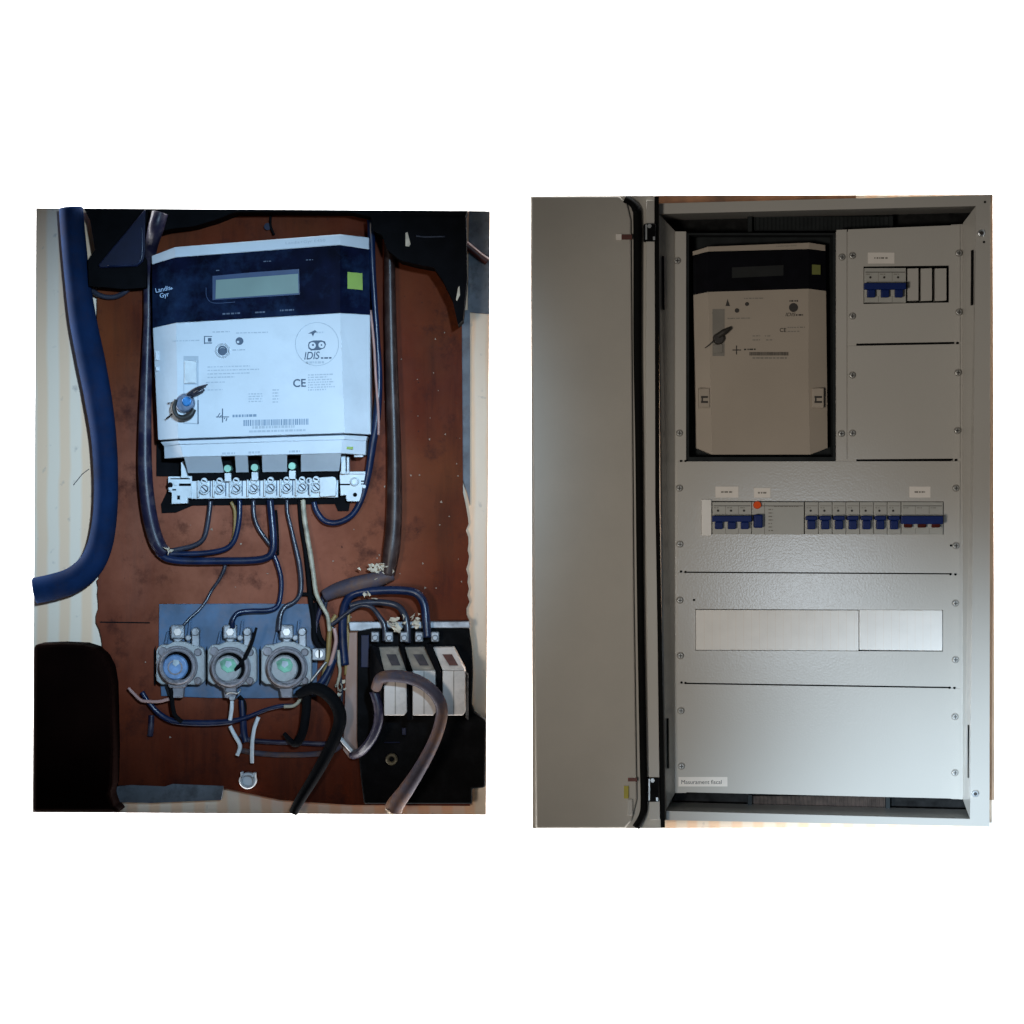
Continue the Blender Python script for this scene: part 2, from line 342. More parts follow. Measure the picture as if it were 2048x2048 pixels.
# plaster patch
tag(MB().prism([(226, 1574), (262, 1570), (330, 1573), (345, 1568), (447, 1572), (442, 1600), (300, 1606), (226, 1604)], .8, 17).build('plaster_patch', 'concrete'), 'ragged grey plaster patch under the brown board, bottom left', 'plaster')
tag(MB().prism([(938, 421.5), (979.5, 422), (978.5, 628), (936, 624)], .8, 6).build('cement_patch', 'concrete'), 'grey cement patch on the wall above the tan wallpaper strip, top right', 'plaster')
# junction box and cover, and black pieces painting the shade at the top
tag(MB().prism([(168, 417), (300, 417.5), (292, 575), (250, 578), (178, 572), (176, 520), (190, 500), (180, 440)], 14, 55).build('junction_cover', 'black'), 'dull black cover behind the navy box at the top left', 'cover')
jb = thing('junction_box', 250, 530, 55, 'small navy glossy box left of the meter top', 'box')
MB().prism([(196, 530), (290, 418), (291, 500), (286, 523), (274, 533), (200, 536)], 55, 62).build('lid', 'bluebox', jb, 2)
MB().tube([(284, 455, 63), (284, 500, 63), (281, 520, 63), (268, 530, 63), (215, 532, 63)], 1.6, 8).build('rim', 'cableblue', jb, smooth=True)
tag(MB().prism([(300, 417.5), (935, 421.5), (930, 434), (760, 440), (735, 432), (700, 424), (560, 423), (470, 424), (430, 440), (390, 452), (340, 458), (300, 470)], 14, 80).build('header_rail', 'black'), 'black rail across the top edge above the meter', 'rail')  # black band put where the board's top lies in shade
tag(MB().prism([(742, 434), (932, 434), (934, 560), (926, 640), (916, 650), (905, 600), (885, 560), (868, 535), (830, 528), (800, 520), (775, 500), (764, 470), (745, 460)], 14, 100).build('black_sheet', 'black'), 'torn black sheet hanging at the top right of the board', 'sheet')  # black sheet put in for the deep shade at the top right
for k, (a, l) in enumerate([(((811, 466), (815, 464), (821, 488), (818, 493), (811, 492)), 'pale torn flake stuck on the black sheet at the top'), (((916, 575), (919, 572), (920, 590), (914, 602), (912, 600)), 'thin pale flake low on the right edge of the black sheet')]):
    tag(MB().prism(list(a), 100, 102).build('flake', 'chip'), l, 'flake', 'flakes on the black sheet')
tag(MB().tube([(832, 472, 102), (850, 474, 102), (890, 473, 102)], 1.6, 8).build('scrap_wire', 'wiregrey', smooth=True), 'short pale scrap of wire lying across the black sheet', 'wire')
tag(MB().tube([(930, 488, 20), (945, 500, 18), (962, 514, 16), (975, 523, 14)], 8, 12).build('cable', mat('cable_maroon', (.05, .008, .005), .45, var=.2), smooth=True), 'short maroon cable crossing the grey cement patch', 'cable')
tag(MB().tube([(542, 425, 20), (541, 450, 22), (548, 470, 24)], 2.5, 8).build('wire', 'cableblack', smooth=True), 'thin black wire hanging down above the meter top', 'wire')
tag(MB().cyl(535, 453, 14, 22, 7).build('screw_hole_plug', 'bluebox'), 'small round navy plug in the board above the meter', 'plug')
# black chair back in the lower left corner
tag(MB().prism([(67.5, 1289), (120, 1287), (165, 1289), (190, 1297), (207, 1312), (219, 1335), (225, 1370), (228, 1500), (226, 1570), (220, 1590), (228, 1612), (240, 1625), (65.5, 1624.5)], 2, 90).build('black_case', 'brownbox', bevel=8), 'large black rounded case filling the bottom left corner', 'case')

# ---- electricity meter
mt = thing('electricity_meter', 520, 1000, 14, 'large white electricity meter with navy display panel on the brown board', 'electricity meter')
Z1, Z0 = 95, 72
zz = [Z0, Z1, Z1, Z0]
rows = [[(303, 512), (350, 494), (680, 468.5), (738, 475)], [(304, 529), (350, 515), (680, 490), (738, 499)],
        [(305.5, 656), (352, 645.5), (680, 626), (740, 629.5)], [(316, 880), (356, 877.5), (690, 866.5), (741, 869)]]
MB().band(rows[0], rows[1], zz, 14).build('top_cap', 'casing', mt, 1.5)
MB().band(rows[1], rows[2], [z-1.5 for z in zz], 14).build('display_panel', 'glass', mt)
body = MB().band(rows[2], rows[3], zz, 14).build('housing', 'casing', mt, 1.5)
box('side_clip', 'casing', body, 310.5, 702, 318, 720, 60, 80, 1); box('side_clip', 'casing', body, 311.5, 733, 318, 742, 60, 80, 1)
# lower cover
ca = [(321, 884), (356, 881), (690, 870), (735, 872.5)]; cb = [(328, 893), (358, 889), (690, 879), (732, 882)]
MB().band(ca, cb, [66, 90, 90, 66], 14).build('cover_ledge', 'casing', mt, 1)
cc = [(328, 893), (360, 889.5), (684, 879), (732, 882)]; cd = [(329, 917), (367, 914), (682, 906.5), (731, 910)]
MB().band(cc, cd, [64, 92, 92, 64], 14).build('terminal_cover', 'casing', mt, 1)
sl = MB()
def yt(x): return 914.5-(x-367)*7.5/315
def yb(x): return 946-(x-376)*4/302
for a, b, a2, b2 in [(368, 441, 376, 448), (470, 495, 472, 497), (524, 574, 525, 574), (602, 682, 602, 678)]:
    sl.slab([(a, yt(a), 91), (b, yt(b), 91), (b2, yb(b2), 48), (a2, yb(a2), 48)], 5)
sl.build('cover_underside', 'casing', mt)
MB().prism([(372, 921), (678, 913), (676, 960), (378, 962)], 14, 36).build('terminal_recess', 'black', mt)
MB().prism([(313, 882), (365, 884), (378, 952), (690, 944), (697, 1003), (732, 1004), (700, 1005), (697, 1022), (676, 1022), (670, 1008), (385, 1011), (352, 1025), (324, 1026), (322, 1008), (331, 990), (344, 958), (362, 953), (313, 952)], 14.5, 19).build('base_plate', 'black', mt)  # flat black plate tracing the shadow under the meter and its brackets
box('lime_mark', 'lime', mt, 684, 893.5, 706, 898.5, 80, 86)
# terminal block
tb = MB().prism([(381, 957), (676, 948), (676, 995), (381, 998)], 19, 34).build('terminal_block', 'casing2', mt, 1.5)
cells = [408, 439, 472, 507, 541, 573, 604, 632]
for i, x in enumerate(cells):
    yy = 978-(x-408)*.015
    pr = MB().box(x-13, yy-17, x-10.5, yy+16, 34, 46).ring(x, yy, 34, 44, 11, 7.6, 24).cyl(x, yy-16, 34, 42, 7, 6, 20)
    if i == 6: pr.ring(x+14, yy-13, 34, 45, 7, 4, 20)
    c = pr.build('terminal', 'casing2', mt, 0)
    MB().cyl(x, yy, 34, 39, 6.6, 6.0, 20).build('screw', 'casing', c)
    MB().ring(x-.6, yy-.6, 34, 38.4, 8.2, 6.8, 24, bev=.2).build('screw_gap', 'inkk2', c)
    MB().box(x+11.5, yy-17, x+13.5, yy+15, 33, 35).build('cell_gap', 'inkd', c)
    MB().prism([(x-5.5, yy-4.5), (x-4, yy-5.5), (x+5.5, yy+3.5), (x+4, yy+5)], 38, 40).prism([(x-4, yy-19), (x+3, yy-17), (x+4, yy-14), (x-3, yy-15.5)], 41, 43.5).build('slot', 'black', c)
MB().prism([(638, 955), (668, 953), (673, 960), (672, 992), (640, 994)], 34, 45).build('blank_terminal', 'casing2', mt, 1.5)
for i, (x, y) in enumerate([(455, 937), (509, 935), (584, 932)]):
    MB().cyl(x, y, 36, 62, 7.5, 7, 20).prism([(x-7, y+1), (x+7, y+.5), (x+7, y+3), (x-7, y+3.5)], 61, 62.6).build('sealing_screw', 'greenscrew', mt)
    MB().box(x-6, y+9, x+7, y+26, 36, 50).build('post', 'casing2', mt, 1)
# brackets
bl = MB().prism([(336, 953), (384, 952), (383, 996), (375, 997), (375, 1007), (343, 1008), (343, 985), (336, 983)], 19, 38).build('mounting_bracket', 'casing2', mt, 1.5)
MB().prism([(362, 925), (367, 922), (374, 950), (376, 956), (362, 956)], 19, 50).build('arm', 'casing2', bl, 1)
MB().box(354.5, 991, 360, 999, 37, 38.8).build('hole', 'black', bl)
MB().box(358, 967, 382, 972, 37, 39).cyl(340, 970, 37, 39.5, 5.5).box(341, 956.5, 380, 958.5, 37, 38.8).box(343, 978, 352, 981, 37, 38.8).build('slot', 'black', bl)
MB().cyl(341, 978, 38, 44, 3.5).cyl(352, 966, 38, 41, 5).build('rivet', 'casing2', bl)
br = MB().prism([(679, 947), (732, 945), (733, 972), (725, 977), (725, 1000), (722, 1003), (694, 1003), (692, 997), (692, 990), (681, 992)], 19, 38).build('mounting_bracket', 'casing2', mt, 1.5)
MB().box(682, 910, 691, 948, 19, 52).box(693.5, 914, 698, 948, 19, 48).box(680, 943, 731, 948, 19, 45).box(708, 909, 726, 914, 19, 60).build('arm', 'casing2', br, 1)
MB().cyl(710, 989.5, 37, 38.8, 4.2).box(680, 967.5, 700, 970.5, 37, 38.8).box(722, 961, 732, 963.5, 37, 38.8).box(722, 967, 732, 969, 37, 38.8).build('slot', 'black', br)
MB().ring(709, 963, 38, 46, 9, 5, 24).cyl(709, 963, 38, 43, 5).cyl(728, 973, 38, 43, 3.5).build('rivet', 'casing2', br)
# display and prints on the dark panel
MB().prism([(425, 552), (500, 545), (598, 538), (599, 589), (425, 600)], 92, 94.2).build('display_frame', 'lcdframe', mt)
MB().prism([(432, 560), (596, 547.5), (597, 586), (431, 597.5)], 93.5, 95).build('lcd_screen', 'lcd', mt)
MB().prism([(695, 544), (724.5, 546.5), (725.5, 580), (695, 577)], 70, 90, top=[(695, 544, 88), (724.5, 546.5, 78), (725.5, 580, 78), (695, 577, 88)]).build('lime_sticker', 'lime', mt)
MB().tube([(412, 575, 94), (414, 595, 94), (428, 606, 94), (470, 604, 94)], .8, 6).build('smear', 'lcdframe', mt)
def onfacet(x): return 72+23*(x-305)/45-1
text('Landis', 'printed_text', 'inkw', mt, 326, 578, 30, 9, 91, 12, bold=.01)
text('+', 'printed_text', 'inkw', mt, 343, 577, 5, 5, 92.5, 0, bold=.02)
text('Gyr', 'printed_text', 'inkw', mt, 329, 591, 18, 12, 91, 12, bold=.01)
text('Landis+Gyr E450', 'printed_text', 'inkl', mt, 611, 484, 78, 7, 95.6, 4.2)
dashes('small_print', 'inkdim', mt, [(445, 628, 480), (510, 625, 530), (560, 621, 588)], 94.2, 3, 5, 3)
dashes('small_print', 'inkdim', mt, [(432, 541, 440), (527, 523, 542), (612, 520, 626)], 94.2, 3, 6, 2)
# prints on the white face
zf = 95.7
MB().ring(634, 688, 95.2, 95.7, 43, 41.8, 48, bev=.1).build('stamp_circle', 'inkl', mt)
em = MB()
for k in range(28):
    pass
em.prism([(618, 684), (626, 681), (643, 680.5), (650, 683), (652, 689), (649, 696), (640, 700), (622, 701), (617, 697), (616, 690)], 95.2, 95.8)
e1 = em.build('emblem', 'inkd', mt)
MB().cyl(625, 691, 95.8, 96.2, 6.5).cyl(643, 690, 95.8, 96.2, 6).build('emblem_eye', 'casing', e1)
MB().cyl(626, 690, 96.2, 96.5, 2).cyl(643, 690, 96.2, 96.5, 1.6).build('emblem_pupil', 'inkd', e1)
MB().prism([(616, 667), (622, 664), (630, 660), (634, 664), (629, 666), (626, 673), (623, 667)], 95.2, 95.8).build('bird_mark', 'inkd', mt)
dashes('small_print', 'inkl', mt, [(632, 665, 648)], 95.8, 2, 9, 3)
text('IDIS', 'printed_text', 'inkd', mt, 624, 711, 31, 15, zf, 2.5, shear=.25, bold=.01)
dashes('small_print', 'inkd', mt, [(642, 716, 664)], zf, 1, 11, 3)
dashes('small_print', 'inkl', mt, [(612, 725, 648)], zf, 1, 12, 4)
text('CE', 'printed_text', 'inkd', mt, 599, 766, 25, 16, zf, 2, bold=.02)
dashes('small_print', 'inkl', mt, [(616, 750+i*5, 640+R.uniform(0, 32)) for i in range(7)], zf, 2, 13, 2.4)
bc = MB(); R2 = random.Random(5); x = 487
while x < 618:
    wd = R2.choice([1.2, 1.8, 2.6]); y = 847-(x-487)*.022
    bc.surf([(x, y-7, zf), (x+wd, y-7, zf), (x+wd, y+5, zf), (x, y+5, zf)]); x += wd+R2.choice([1, 1.5, 2])
bc.build('barcode', 'inkm', mt)
dashes('small_print', 'inkl', mt, [(505, 855, 590)], zf, 1.5, 14, 5); dashes('small_print', 'inkl', mt, [(498, 863, 612)], zf, 1.5, 15, 4)
st = MB()
for a in range(5): st.prism([(433+a*5, 836), (435+a*5, 835), (441+a*3, 826+a*4), (439+a*3, 826+a*4)], 95.2, 95.8)
st.box(444, 817, 446, 845, 95.2, 95.9).box(432, 833, 458, 834.5, 95.2, 95.95).build('utility_mark', 'inkd', mt)
dashes('serial_print', 'inkm', mt, [(465, 832, 515)], zf, 1.5, 16, 5)
MB().box(408, 672, 424, 673.5, 95.2, 95.8).box(408, 672, 410, 688, 95.2, 95.9).box(416, 676, 423, 683, 95.2, 95.85).box(409, 685, 424, 687, 95.2, 96).build('code_mark', 'inkd', mt)
dashes('small_print', 'inkl', mt, [(425, 664, 460), (472, 666, 536), (415, 734, 500), (415, 741, 518), (415, 748, 500), (415, 755, 470), (412, 765, 450), (415, 780, 445), (345, 682, 400), (465, 700, 490)], zf, 1.5, 17, 2.2)
dashes('small_print', 'inkl', mt, [(497, 788+i*5, 525) for i in range(4)]+[(545, 780+i*6, 558) for i in range(5)], zf, 1.5, 18, 2.4)
ob = MB().ring(445, 701, 93, 97.5, 15, 11, 32).build('optical_port', 'casing', mt)
MB().ring(445, 701, 93, 96.6, 9.5, 6.5, 24, bev=.5).cyl(445, 702, 93, 97, 6.5).build('port_lens', 'inkd', ob)
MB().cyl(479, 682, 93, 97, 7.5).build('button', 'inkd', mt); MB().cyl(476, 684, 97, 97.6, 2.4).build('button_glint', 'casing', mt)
fr = MB().prism([(367, 712), (397, 712), (397, 848), (367, 848)], 95.1, 95.5).build('seal_window', 'inkl', mt)
MB().prism([(368, 721), (393, 721), (393, 767), (368, 767)], 95.5, 100).build('sliding_shutter', 'casing2', mt, 2)
MB().prism([(368, 770), (394.5, 770), (395, 847), (369, 845)], 95.5, 97.5).build('seal_tray', 'casing', mt)
MB().box(395, 800, 397, 848, 95.5, 98).build('tray_edge', 'inkd', mt)
MB().prism([(360, 880.2), (690, 868.6), (690, 869.8), (360, 881.4)], 88, 92).build('seam', 'inkd', mt)
dashes('cover_print', 'inkl', mt, [(444, 907, 470), (497, 905, 520), (578, 903, 600)], 92.6, 1.5, 20, 4)
# seal
sl_ = thing('seal', 370, 815, 97, 'blue-grey crimped wire seal hanging on the large meter', 'seal')
MB().cyl(369, 806, 98, 112, 20, 17, 28).build('seal_body', mat('seal_grey', (.12, .16, .24), .35, .4, var=.4, vs=120), sl_, 2, smooth=True)
MB().cyl(373, 803, 111, 115, 10, 8, 20).build('seal_cap', mat('seal_blue', (.04, .22, .55), .25, .2, var=.4, vs=150), sl_, 1)
MB().tube([(352, 800, 112), (347, 815, 116), (352, 830, 114), (365, 836, 113), (380, 830, 113), (388, 818, 113)], [4, 5, 5, 6, 7, 5], 10).build('seal_clamp', mat('seal_dark', (.03, .03, .03), .5, .2, var=.5, vs=90), sl_, smooth=True)
MB().tube([(375, 790, 110), (392, 778, 114), (415, 769, 118)], [4, 3.5, 1.2], 8).tube([(384, 790, 110), (396, 784, 116), (409, 779, 116)], [5, 5, 2.5], 8).build('seal_tail', 'wiregrey', sl_, smooth=True)
MB().tube([(352, 820, 112), (342, 830, 106), (333, 837, 98)], 1.6, 6).tube([(345, 806, 105), (336, 806, 96)], 1, 6).build('seal_wire', 'cableblack', sl_, smooth=True)

# ---- cables and wires
def cable(label, m, pts, r, name='cable', cat='cable', group=None, seg=14):
    o = MB().tube(pts, r, seg).build(name, m, smooth=True); return tag(o, label, cat, group)
G1 = 'cables and wires of the old installation'
cable('very thick navy cable sweeping down the left wallpaper and out to the left', 'cablebig', [(142, 416.5, 25), (147, 480, 27), (155, 560, 29), (166, 640, 31), (182, 720, 33), (197, 800, 33), (208, 880, 33), (212, 960, 33), (210, 1030, 33), (200, 1090, 33), (180, 1132, 33), (146, 1160, 33), (105, 1174, 33), (70, 1181, 33)], [24, 24.5, 25, 27, 28, 27, 25, 24, 24, 25, 26, 26, 26, 26], group=G1, seg=24)
cable('thick violet-brown cable running down the left side of the meter', 'cableviolet', [(320, 426, 96), (312, 456, 94), (302, 500, 55), (297, 560, 30), (296, 640, 30), (293, 740, 32), (290, 850, 36), (290, 940, 38), (296, 1010, 38), (306, 1060, 36), (318, 1092, 34), (332, 1106, 32)], [16, 16, 12, 10, 9, 11, 13, 14.5, 15, 15, 15, 12], group=G1, seg=20)
cable('dusty brown conduit coming down right of the meter', 'cablebrown', [(778, 455, 30), (779, 520, 32), (781, 640, 34), (784, 760, 36), (788, 880, 36), (789, 970, 36), (788, 1040, 36), (783, 1100, 36), (776, 1150, 34)], [10, 11, 12, 13, 14, 15, 16, 17, 14], group=G1, seg=20)
cable('short grey-brown sleeved conduit lying below the tall brown conduit', 'cabledirty', [(786, 1148, 32), (750, 1160, 34), (710, 1170, 34), (675, 1180, 32), (648, 1192, 30)], [12, 16, 17, 15, 12], group=G1, seg=20)
cable('dark navy cable along the right flank of the meter looping under its terminals', 'cableblue', [(742, 440, 60), (744, 520, 50), (749, 600, 45), (755, 690, 42), (758, 760, 40), (754, 830, 40), (745, 890, 38), (736, 950, 34), (722, 1000, 32), (704, 1030, 32), (676, 1045, 32), (650, 1042, 30), (633, 1022, 28), (628, 1004, 26)], [8, 7, 6, 6, 7, 8, 8, 7, 6.5, 6, 6, 6, 6, 6], group=G1)
cable('thin pinkish wire squeezed between meter and navy cable', 'wirepink', [(741, 620, 60), (748, 690, 56), (752, 760, 54), (757, 830, 48), (757, 870, 44)], 2.6, 'wire', 'wire', G1)
cable('dusty grey-violet wire from the first terminal curling to the left cable', 'wiregrey', [(421, 1002, 26), (418, 1030, 28), (413, 1060, 28), (405, 1080, 28), (385, 1092, 28), (355, 1099, 28), (328, 1104, 30)], 5, 'wire', 'wire', G1)
cable('yellowed cream wire next to the blue one under the second terminal', 'wireyellow', [(462, 1004, 26), (469, 1020, 26), (470, 1045, 24), (468, 1070, 22), (462, 1085, 22)], 3.5, 'wire', 'wire', G1)
cable('blue wire from the third terminal bending left above the navy bundle', 'cableblue', [(479, 1000, 28), (479, 1030, 30), (475, 1060, 30), (466, 1085, 30), (448, 1099, 30), (410, 1106, 30), (360, 1108, 30), (325, 1106, 30)], 5.5, 'wire', 'wire', G1)
cable('thick navy cable making the lowest U-bend below the meter', 'cableblue', [(540, 1000, 28), (544, 1040, 32), (547, 1080, 34), (545, 1103, 34), (532, 1116, 34), (500, 1121, 34), (430, 1122, 34), (370, 1122, 34), (335, 1117, 34), (316, 1104, 32)], 7.5, group=G1)
cable('dark wire from the fourth terminal slanting into the navy U-bend', 'wiregrey', [(507, 1000, 24), (508, 1030, 26), (516, 1055, 26), (530, 1076, 26), (543, 1094, 24)], 4.5, 'wire', 'wire', G1)
cable('thin black wire hanging beside the navy U-bend with a pale tip', 'cableblack', [(552, 1020, 22), (555, 1060, 22), (556, 1110, 20)], 2.6, 'wire', 'wire', G1)  # a line of dark shading, built as a thin black tube
cable('navy-grey wire running down from the U-bend to the middle fuse holder', 'cableblue', [(546, 1106, 28), (555, 1128, 28), (562, 1155, 28), (562, 1185, 28), (555, 1212, 30), (535, 1221, 32), (500, 1222, 34), (476, 1226, 38), (466, 1240, 42), (465, 1256, 40)], 5, 'wire', 'wire', G1)
cable('cream and navy wire from the seventh terminal to the right fuse holder', 'wiregrey', [(574, 1000, 24), (575, 1025, 26), (582, 1055, 28), (590, 1090, 28), (598, 1125, 28), (602, 1160, 28), (600, 1188, 30), (588, 1204, 32), (570, 1214, 34), (561, 1232, 38), (558, 1262, 40)], [4, 4, 4, 5, 5.5, 5.5, 5, 4.5, 5, 5, 5], 'wire', 'wire', G1)
cable('long cream wire from the rightmost terminal down past the right fuse holder', 'wirecream', [(606, 1000, 24), (608, 1030, 28), (614, 1070, 30), (621, 1110, 32), (627, 1150, 36), (632, 1185, 40), (643, 1210, 42), (655, 1232, 42), (659, 1262, 40)], [5, 5, 5, 5, 4.5, 4.5, 4, 4, 4], 'wire', 'wire', G1)
cable('black wire shadowing the long cream wire on its left', 'cableblack', [(598, 1000, 18), (602, 1050, 20), (611, 1100, 22), (617, 1150, 22), (621, 1200, 22), (628, 1240, 24), (630, 1280, 26), (646, 1300, 30)], [4, 4, 5, 5, 5, 6, 6, 6], 'wire', 'wire', G1)  # black tube painting the cream wire's shadow
cable('thin dark wire curving down to the left fuse holder', 'wiregrey', [(452, 1122, 22), (448, 1140, 22), (438, 1160, 22), (424, 1180, 22), (412, 1202, 26), (398, 1220, 30), (380, 1236, 36), (368, 1250, 40)], [4, 4, 3.5, 3.5, 3.2, 3, 3, 3], 'wire', 'wire', G1)
cable('dark violet wire crossing behind the cream wire beside the blue plate', 'cableviolet', [(648, 1190, 24), (640, 1220, 24), (632, 1250, 24), (630, 1280, 26), (640, 1300, 28)], 5, 'wire', 'wire', G1)
cable('short dirty yellow wire right of the blue plate', 'wireyellow', [(672, 1230, 34), (661, 1250, 34), (658, 1280, 34), (656, 1310, 32), (648, 1345, 28), (642, 1372, 24)], [4, 5, 5, 4.5, 4, 4], 'wire', 'wire', G1)
cable('pale pinkish wire looping right of the right fuse holder', 'wirepink', [(668, 1256, 38), (672, 1280, 38), (666, 1310, 36), (655, 1345, 32), (640, 1378, 28)], 4, 'wire', 'wire', G1)
cable('thick navy cable arching over to the third module of the old breaker', 'cableblue', [(690, 1330, 22), (686, 1280, 24), (686, 1235, 28), (693, 1203, 34), (712, 1186, 40), (760, 1181, 44), (805, 1181, 46), (833, 1187, 48), (848, 1208, 52), (852, 1240, 56), (855, 1275, 58)], 8.5, group=G1)
cable('grey-black cable arching to the middle module of the old breaker', 'wiregrey', [(700, 1212, 34), (725, 1206, 36), (765, 1205, 38), (795, 1212, 42), (810, 1232, 48), (815, 1260, 52), (816, 1286, 54)], [6, 6.5, 6.5, 6.5, 7, 7, 6], group=G1)
cable('dusty thin wire arching to the left module of the old breaker', 'wiregrey', [(662, 1250, 38), (680, 1237, 42), (704, 1219, 44), (722, 1211, 44), (742, 1214, 46), (758, 1232, 50), (769, 1252, 52), (770, 1282, 54)], [4, 4, 4, 4, 4.5, 5, 6, 6], 'wire', 'wire', G1)
cable('thin yellow-brown wire standing right of the thick navy cable', 'wireyellow', [(697, 1225, 20), (696, 1260, 20), (694, 1300, 20), (692, 1350, 18)], 4, 'wire', 'wire', G1)
cable('frayed pale wire end dangling left of the old breaker', 'wirecream', [(677, 1300, 24), (678, 1325, 26), (680, 1345, 26), (674, 1372, 24)], [3, 3.5, 3, 3], 'wire', 'wire', G1)
cable('thick black cable arching below the right fuse holder and down to the edge', 'cableblack', [(596, 1390, 50), (625, 1377, 60), (652, 1386, 62), (674, 1412, 60), (680, 1442, 56), (668, 1480, 52), (648, 1520, 48), (625, 1560, 44), (600, 1600, 40), (586, 1626, 36)], [9, 12, 13, 13, 13, 12, 12, 11, 10, 9], group=G1, seg=18)
cable('hooked black cable end hanging below the right fuse holder', 'cableblack', [(614, 1385, 44), (612, 1425, 44), (606, 1462, 42), (594, 1485, 40), (582, 1483, 38), (568, 1466, 36)], [9, 9, 9, 9, 6, 4], group=G1)
cable('dark blue-grey cable sagging below the three fuse holders', 'cableblue', [(284, 1384, 26), (300, 1408, 28), (322, 1430, 28), (350, 1443, 30), (400, 1446, 30), (450, 1444, 32), (490, 1436, 34), (530, 1420, 36), (562, 1412, 36), (590, 1411, 34)], [5, 5, 6, 6, 6.5, 6, 4.5, 4, 4, 3.5], group=G1)
cable('thin pinkish copper wire poking out left below the left fuse holder', 'wirepink', [(257, 1376, 30), (270, 1390, 32), (283, 1401, 34), (300, 1403, 36), (318, 1403, 38), (338, 1398, 40)], 3.3, 'wire', 'wire', G1)
cable('black wire falling from the left fuse holder to the sagging cable', 'cableblack', [(338, 1368, 48), (343, 1385, 46), (345, 1410, 42), (350, 1430, 40), (364, 1444, 38)], 4.5, 'wire', 'wire', G1)
cable('upper white wire falling from the middle fuse holder', 'wirewhite', [(464, 1402, 44), (463, 1420, 44), (460, 1440, 42)], 4, 'wire', 'wire', G1)
cable('lower kinked white wire below the sagging cable', 'wirewhite', [(460, 1452, 30), (468, 1468, 30), (478, 1485, 30), (480, 1496, 30), (474, 1511, 30)], 4, 'wire', 'wire', G1)
cable('long white wire hanging towards the white cap', 'wirewhite', [(517, 1434, 34), (509, 1455, 34), (505, 1480, 32), (504, 1505, 30), (504, 1526, 28)], 4, 'wire', 'wire', G1)
cable('cream wire stub under the right fuse holder', 'wirecream', [(568, 1413, 42), (585, 1412, 42), (596, 1405, 42), (602, 1393, 42)], 3.5, 'wire', 'wire', G1)
cable('bright steel-white wire slanting across the lower board', 'wirewhite', [(676, 1468, 36), (684, 1480, 36), (694, 1492, 36), (706, 1505, 34)], 4.2, 'wire', 'wire', G1)
cable('dark cable lying across the lower board, upper of two', 'cableviolet', [(480, 1470, 20), (500, 1480, 22), (540, 1484, 22), (600, 1486, 22), (650, 1488, 22), (682, 1482, 22)], 5, group=G1)
cable('dark cable lying across the lower board, lower of two', 'cabledirty', [(478, 1500, 18), (520, 1507, 18), (570, 1510, 18), (630, 1508, 20), (664, 1502, 20), (684, 1490, 22)], 5.5, group=G1)
cable('navy cable stub behind the white wires', 'cableblue', [(484, 1400, 24), (486, 1430, 24), (488, 1465, 22), (492, 1484, 22)], 7, group=G1)
cable('thick dusty grey-brown cable looping in front of the old breaker', 'cabledirty', [(752, 1376, 130), (762, 1356, 150), (790, 1352, 158), (826, 1358, 160), (856, 1374, 158), (877, 1398, 155), (884, 1425, 150), (876, 1462, 142), (860, 1500, 132), (838, 1540, 120), (812, 1580, 105), (793, 1606, 92), (787, 1618, 86)], [10, 11, 12, 12, 12, 12, 11.5, 11.5, 12, 13, 15, 17, 18], group=G1, seg=20)
cable('brown cable tail dropping behind the loop on the black breaker base', 'cableviolet', [(747, 1382, 110), (756, 1410, 112), (757, 1440, 110), (750, 1465, 100), (737, 1487, 84), (722, 1503, 60), (706, 1510, 30)], 9, group=G1, seg=16)
cable('thin dark cable from the navy box to the left wallpaper', 'wiregrey', [(178, 578, 20), (195, 588, 22), (212, 594, 22), (232, 593, 22), (250, 584, 24), (262, 572, 26)], 5, 'wire', 'wire', G1)

for lab, m_, pts, rr_ in [
    ('dark wire dropping behind the yellow wire right of the fuse holders', 'wiregrey', [(655, 1192, 20), (650, 1225, 20), (668, 1262, 22), (673, 1300, 22), (662, 1345, 22), (645, 1385, 24)], 4),
    ('dark navy wire slanting under the side clamp of the right fuse holder', 'cableblue', [(668, 1318, 30), (655, 1345, 32), (640, 1368, 34), (618, 1386, 36)], 7),
    ('thin grey wire standing left of the pale batten', 'wiregrey', [(680, 1262, 18), (682, 1300, 18), (679, 1340, 20), (684, 1380, 18), (680, 1440, 18), (672, 1475, 18)], 2.6),
    ('short black wire joining the cream wire above the blue plate', 'cableblack', [(600, 1188, 22), (618, 1190, 22), (634, 1200, 24), (644, 1216, 24)], 4),
    ('thin black wire hooked along the top right corner of the blue plate', 'cableblack', [(632, 1205, 20), (633, 1240, 22), (640, 1275, 24), (654, 1294, 26)], 5),
    ('black wire bending down beside the white wire of the middle fuse holder', 'cableblack', [(478, 1392, 26), (489, 1408, 26), (488, 1440, 24), (486, 1470, 22)], 4),
    ('dark scrap of cable lying on the board left of the sagging cable', 'cableviolet', [(303, 1430, 16), (302, 1455, 17), (300, 1472, 16)], 6)]:
    cable(lab, m_, pts, rr_, 'wire', 'wire', G1)
